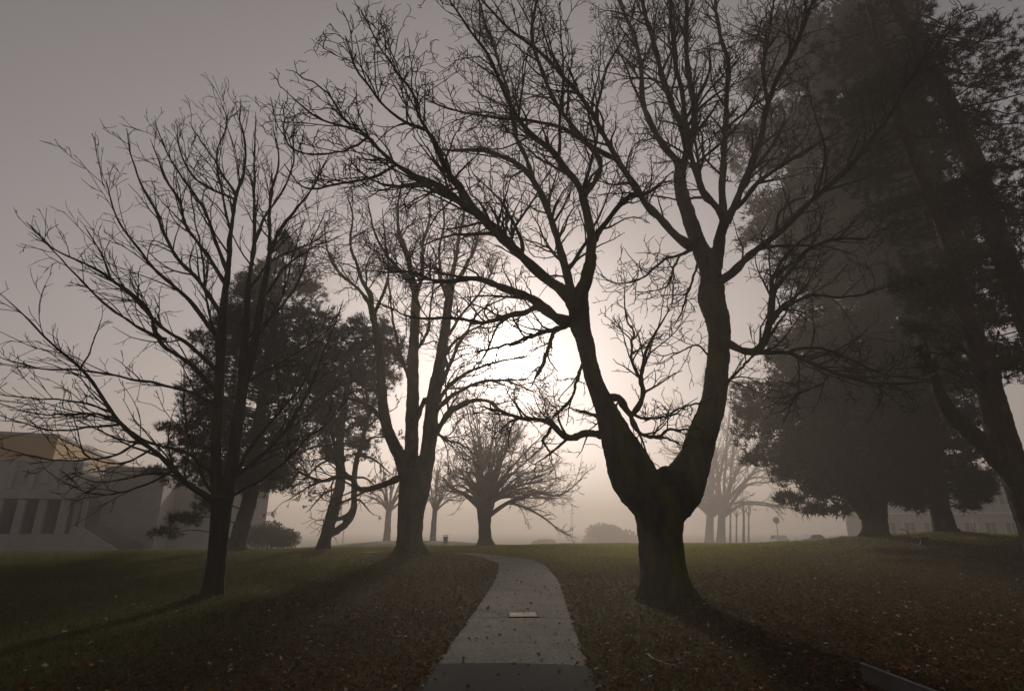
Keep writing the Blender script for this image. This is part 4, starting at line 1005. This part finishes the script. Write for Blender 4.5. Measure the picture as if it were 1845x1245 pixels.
cyl('bin_body', t, (0, 0, -0.05), (0, 0, 0.85), 0.26, 0.32, 'metal_dark', 14); cyl('lid', t, (0, 0, 0.95), (0, 0, 1.02), 0.35, 0.3, 'metal_grey', 14)
for s in (-1, 1): box('lid_support', t, s * 0.26 - 0.02, s * 0.26 + 0.02, -0.02, 0.02, 0.8, 0.97, 'metal_grey')

# ------------------------------------------------------------------ things on the path and lawn
def path_z(x, y):
    return gz1(x, y) + 0.03 + 0.02
p0 = ground_hit(942, 1113); cz = path_z(p0[0], p0[1])
t = thing('drain_cover', (p0[0], p0[1], cz), 'pale worn rectangular drain cover set into the path', 'drain cover', rz=R(2))
mat('pale_concrete', (0.36, 0.32, 0.28), 0.8, (0.17, 0.14, 0.12), 9, bump=0.4, bscale=40, col3=(0.10, 0.08, 0.06), scale3=14, mix3=(0.6, 0.68))
box('frame', t, -0.28, 0.28, -0.30, 0.30, -0.03, 0.006, 'asphalt_new', 0.004)
box('cover_plate', t, -0.255, 0.255, -0.275, 0.275, -0.02, 0.014, 'pale_concrete', 0.006)
for s in (-1, 1): box('lifting_slot', t, s * 0.16 - 0.03, s * 0.16 + 0.03, -0.012, 0.012, 0.0, 0.0165, 'metal_dark')
xs, ys = 3.80, 7.0
t = thing('low_panel', (xs, 6.3, 0), 'low grey metal panel standing edge-on in the grass', 'panel')
box('board', t, -0.012, 0.012, -0.95, 0.70, -0.1, 0.205, 'metal_grey', 0.002)
box('cap', t, -0.02, 0.02, -0.96, 0.71, 0.206, 0.23, 'metal_grey', 0.004)

mat('bare_wood', (0.34, 0.24, 0.16), 0.7, (0.22, 0.15, 0.10), 6)
mat('wet_wood', (0.05, 0.036, 0.024), 0.8, (0.03, 0.02, 0.014), 6)
def stick(name, label, pix, r, m, Yfix=None, lift=0.02, forks=()):
    P = []
    for i, q in enumerate(pix):
        p = ground_hit(q[0], q[1]) if Yfix is None else np.array([at(q[0], q[1], Yfix)[0], Yfix + (q[2] if len(q) > 2 else 0), 0])
        if Yfix is not None: p[2] = gz1(p[0], p[1]) if len(q) < 4 else at(q[0], q[1], Yfix)[2]
        p[2] = p[2] + r + lift; P.append(p)
    b = P[0].copy()
    P, rr = resample(P, np.linspace(r, r * 0.55, len(P)), 16)
    rr *= 1 + 0.12 * rng.normal(size=16)
    V, Q = tubes((P - b)[None] + rng.normal(0, r * 0.25, (1, 16, 3)), rr[None], 7)
    t = thing(name, b, label, 'branch')
    o = link('stem', raw_mesh('stem', V, Q), m, t)
    sp = sprout((P - b)[None], rr[None], np.array([0]), 2.5, 0.5, 0.6, n=5, rr=0.6, rmin=r * 0.25, ratio=0.35)
    if len(sp[0]):
        V, Q = tubes(sp[0], sp[1], 5); link('side_twigs', raw_mesh('side_twigs', V, Q), m, t)
    return t
stick('fallen_stick', 'pale broken stick lying on the dark grass below the forked maple', ((1167, 1188), (1180, 1197), (1200, 1205), (1220, 1211)), 0.011, 'bare_wood', lift=0.045)
stick('fallen_branch', 'long curved fallen branch lying on the lawn between the two pines', ((1640, 975), (1665, 985), (1700, 988), (1725, 982)), 0.05, 'wet_wood', Yfix=26.5)
b = at(1667, 976, 29); gg = gz1(b[0], 29)
t = thing('tree_stump', (b[0], 29, gg), 'short dark stump near the flared pine trunk', 'stump')
V, Q = tubes(np.array([[[0, 0, -0.1], [0, 0, 0.05], [0.02, 0, 0.25], [0.03, 0, 0.38], [0.03, 0, 0.40]]]), np.array([[0.36, 0.24, 0.17, 0.16, 0.02]]), 12)
link('stump_wood', raw_mesh('stump_wood', V + rng.normal(0, 0.01, V.shape), Q), 'wet_wood', t)
b = at(1637, 966, 31); gg = gz1(b[0], 31)
t = thing('crooked_stick', (b[0], 31, gg), 'thin hooked stick standing upright in grass between the two pines', 'stick')
P, rr = resample([(0, 0, -0.1), (0, 0, 0.3), (-0.03, 0, 0.5), (-0.2, 0, 0.58), (-0.4, 0, 0.6)], [0.03, 0.028, 0.025, 0.02, 0.015], 14)
V, Q = tubes(P[None], rr[None], 6); link('stem', raw_mesh('stem', V, Q), 'wet_wood', t)

# ------------------------------------------------------------------ grass, leaf litter
def path_dist(x, y):
    d = np.full(len(x), 1e9)
    for c in PATH_C[::2]:
        d = np.minimum(d, (x - c[0]) ** 2 + (y - c[1]) ** 2)
    return np.sqrt(d)
def scatter(n, y0, y1):
    y = y0 * (y1 / y0) ** rng.random(n); x = (rng.random(n) * 2 - 1) * (0.98 * y + 2.0)
    return x, y
N = 330000
x, y = scatter(N, 5.2, 60)
x2, y2 = scatter(230000, 19, 75); x, y = np.r_[x, x2], np.r_[y, y2]; N = len(x)
k = path_dist(x, y) > 0.93 + 0.05 * rng.random(N)
k &= ~((np.hypot(x - bM[0], y - YM) < 0.62) | (np.hypot(x - bL[0], y - YL) < 0.26))
x, y = x[k], y[k]
lit = litter(x, y)
k = rng.random(len(x)) > 0.62 * lit
x, y, lit = x[k], y[k], lit[k]
n = len(x); z = gz(x, y)
for (tx, ty, hh, ss) in ((bM[0], 14.2, 0.10, 1.1), (bL[0], 14.2, 0.07, 0.9), (b2[0], 30, 0.22, 1.6), (bP[0], 34, 0.2, 2.0), (bR[0], 34, 0.2, 1.6)):
    z += hh * np.exp(-((x - tx) ** 2 + (y - ty) ** 2) / (2 * ss * ss))
hgt = (0.045 + 0.03 * rng.random(n) + 0.025 * np.clip((y - 18) / 15, 0, 1)) * (1 + 0.35 * fbm(x, y, 1.7, 9)) * (1 - 0.35 * lit)
wdt = 0.005 + 0.0013 * y
th = rng.random(n) * 6.283; ln_ = rng.normal(0, 0.5, (n, 2)) * hgt[:, None]
V = np.stack([np.stack([x - np.cos(th) * wdt / 2, y - np.sin(th) * wdt / 2, z - 0.01], 1), np.stack([x + np.cos(th) * wdt / 2, y + np.sin(th) * wdt / 2, z - 0.01], 1), np.stack([x + ln_[:, 0], y + ln_[:, 1], z + hgt], 1)], 1).reshape(-1, 3)
me = raw_mesh('grass', V, np.arange(n * 3).reshape(-1, 3), False)
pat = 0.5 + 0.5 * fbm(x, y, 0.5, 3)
far_sun = 0.45 * np.clip((y - 20) / 18, 0, 1)
sun_tone = far_sun * np.clip((x + 12) / 8, 0.25, 1.3)  # sunlit strip painted into blade colour: brighter far right, left kept shaded
colr = np.stack([0.040 + 0.022 * pat + 0.22 * sun_tone, 0.044 + 0.022 * pat + 0.215 * sun_tone, 0.010 + 0.004 * pat + 0.01 * sun_tone], 1) * rng.uniform(0.7, 1.25, (n, 1))
dry = rng.random(n) < 0.10 + 0.25 * lit
colr[dry] = np.array([0.10, 0.075, 0.038]) * rng.uniform(0.6, 1.2, (dry.sum(), 1))
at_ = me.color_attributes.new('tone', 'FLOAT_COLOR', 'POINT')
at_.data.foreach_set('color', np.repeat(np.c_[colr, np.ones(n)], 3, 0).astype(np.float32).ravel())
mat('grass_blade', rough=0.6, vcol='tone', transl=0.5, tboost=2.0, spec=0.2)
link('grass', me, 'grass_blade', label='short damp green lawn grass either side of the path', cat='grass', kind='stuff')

N = 260000
x, y = scatter(N, 5.2, 42)
pd = path_dist(x, y)
lit = litter(x, y)
k = (rng.random(N) < lit ** 1.6 * 0.62) & ((pd > 0.9) | (rng.random(N) < 0.03))
k &= ~((np.hypot(x - bM[0], y - YM) < 0.6) | (np.hypot(x - bL[0], y - YL) < 0.25))
x, y, pd = x[k], y[k], pd[k]
n = len(x); z = gz(x, y) + np.where(pd < 0.93, 0.058, 0.025 + 0.03 * rng.random(n))
z += 0.10 * np.exp(-((x - bM[0]) ** 2 + (y - 14.2) ** 2) / 2.4) + 0.07 * np.exp(-((x - bL[0]) ** 2 + (y - 14.2) ** 2) / 1.6)
sz = (0.016 + 0.020 * rng.random(n)) * (1 + 0.015 * y)
th = rng.random(n) * 6.283; ex = np.stack([np.cos(th), np.sin(th), rng.normal(0, 0.35, n)], 1); ey = np.stack([-np.sin(th), np.cos(th), rng.normal(0, 0.35, n)], 1)
c = np.stack([x, y, z], 1); s_ = sz[:, None]
up = np.array([0, 0, 1.0]) * (sz * rng.uniform(0.0, 0.6, n))[:, None]
V = np.stack([c - ex * s_, c - ey * s_ * 0.6 + up, c + ex * s_, c + ey * s_ * 0.6 + up], 1).reshape(-1, 3)
o = np.arange(n)[:, None] * 4
me = raw_mesh('leaf_litter', V, np.concatenate([o + np.array([[0, 1, 2]]), o + np.array([[0, 2, 3]])], 1).reshape(-1, 3), False)
base_c = np.array([[0.110, 0.050, 0.018], [0.075, 0.036, 0.016], [0.140, 0.070, 0.022], [0.055, 0.030, 0.014], [0.13, 0.085, 0.042]])[rng.integers(0, 5, n)] * rng.uniform(0.7, 1.2, (n, 1))
pale = rng.random(n) < 0.022; base_c[pale] = np.array([0.42, 0.37, 0.33])
red = rng.random(n) < 0.010; base_c[red] = np.array([0.30, 0.07, 0.02])
at_ = me.color_attributes.new('tone', 'FLOAT_COLOR', 'POINT')
at_.data.foreach_set('color', np.repeat(np.c_[base_c, np.ones(n)], 4, 0).astype(np.float32).ravel())
mat('leaf_litter', rough=0.85, vcol='tone', transl=0.3, tboost=1.4, spec=0.1)
link('leaf_litter', me, 'leaf_litter', label='brown fallen leaves strewn over the lawn', cat='leaves', kind='stuff')

mat('leaf_orange', (0.40, 0.12, 0.02), 0.5, (0.30, 0.05, 0.015), 12, transl=0.2); mat('leaf_pale', (0.50, 0.45, 0.40), 0.5, (0.36, 0.30, 0.25), 14, transl=0.2)
lobes = [(0, -0.5), (0.18, -0.12), (0.55, -0.18), (0.32, 0.08), (0.52, 0.36), (0.16, 0.28), (0, 0.62), (-0.16, 0.28), (-0.52, 0.36), (-0.32, 0.08), (-0.55, -0.18), (-0.18, -0.12)]
def leaf_mesh(s, k):
    V = [(0, 0, 0.02 * s)] + [(a * s, b_ * s, s * (0.25 * abs(a) + 0.12 * math.sin(5 * a + 3 * b_ + k))) for a, b_ in lobes]
    return raw_mesh('fallen_leaf', np.array(V), np.array([(0, i + 1, (i + 1) % 12 + 1) for i in range(12)]), False)
lm = {'leaf_orange': leaf_mesh(0.14, 1), 'leaf_pale': leaf_mesh(0.10, 2)}
for k_, m_ in lm.items(): m_.materials.append(MATS[k_])
for kind, lab, grp, spots in (('leaf_orange', 'orange-red fallen maple leaf lying on the brown lawn', 'red leaves on the lawn', ((1577, 1060), (1625, 1216), (1748, 996), (1764, 1039), (1618, 1116), (1633, 1212))),
                              ('leaf_pale', 'pale curled leaf lying on the dark lawn', 'pale leaves on the lawn', ((1734, 1047), (1455, 1184), (1584, 1072), (1595, 1110), (1402, 1099), (1775, 1147), (78, 1209), (115, 1145), (240, 1094), (840, 1017), (870, 1065), (742, 1096), (1094, 1167), (1240, 1185))),
                              ('leaf_pale', 'pale wet leaf stuck to the asphalt path', 'leaves on the path', ((881, 1135), (906, 1031), (983, 1040), (1000, 1147), (972, 1182), (1029, 1190), (955, 1130)))):
    for px, py in spots:
        p = ground_hit(px, py)
        o = bpy.data.objects.new('fallen_leaf', lm[kind]); COL.objects.link(o)
        o.location = (p[0], p[1], p[2] + 0.055); o.rotation_euler = (random.uniform(-0.4, 0.4), random.uniform(-0.4, 0.4), random.uniform(0, 6.28))
        o.scale = [random.uniform(0.6, 1.0)] * 3
        o['label'] = lab; o['category'] = 'leaf'; o['group'] = grp

# ------------------------------------------------------------------ the fog
hz = bpy.data.materials.new('haze'); hz.use_nodes = True
hz.node_tree.nodes.clear()
ho = hz.node_tree.nodes.new('ShaderNodeOutputMaterial'); hv = hz.node_tree.nodes.new('ShaderNodeVolumePrincipled')
hv.inputs['Color'].default_value = (0.95, 0.87, 0.83, 1)
hv.inputs['Density'].default_value = HAZE_DENSITY
hv.inputs['Anisotropy'].default_value = HAZE_G
hz.node_tree.links.new(hv.outputs[0], ho.inputs['Volume'])
MATS['haze'] = hz
hb = box('haze', None, -1700, 1700, -1700, 1700, -5.0, 46.0, 'haze')
hb['kind'] = 'stuff'; hb['label'] = 'even pale morning fog over the whole park'; hb['category'] = 'fog'
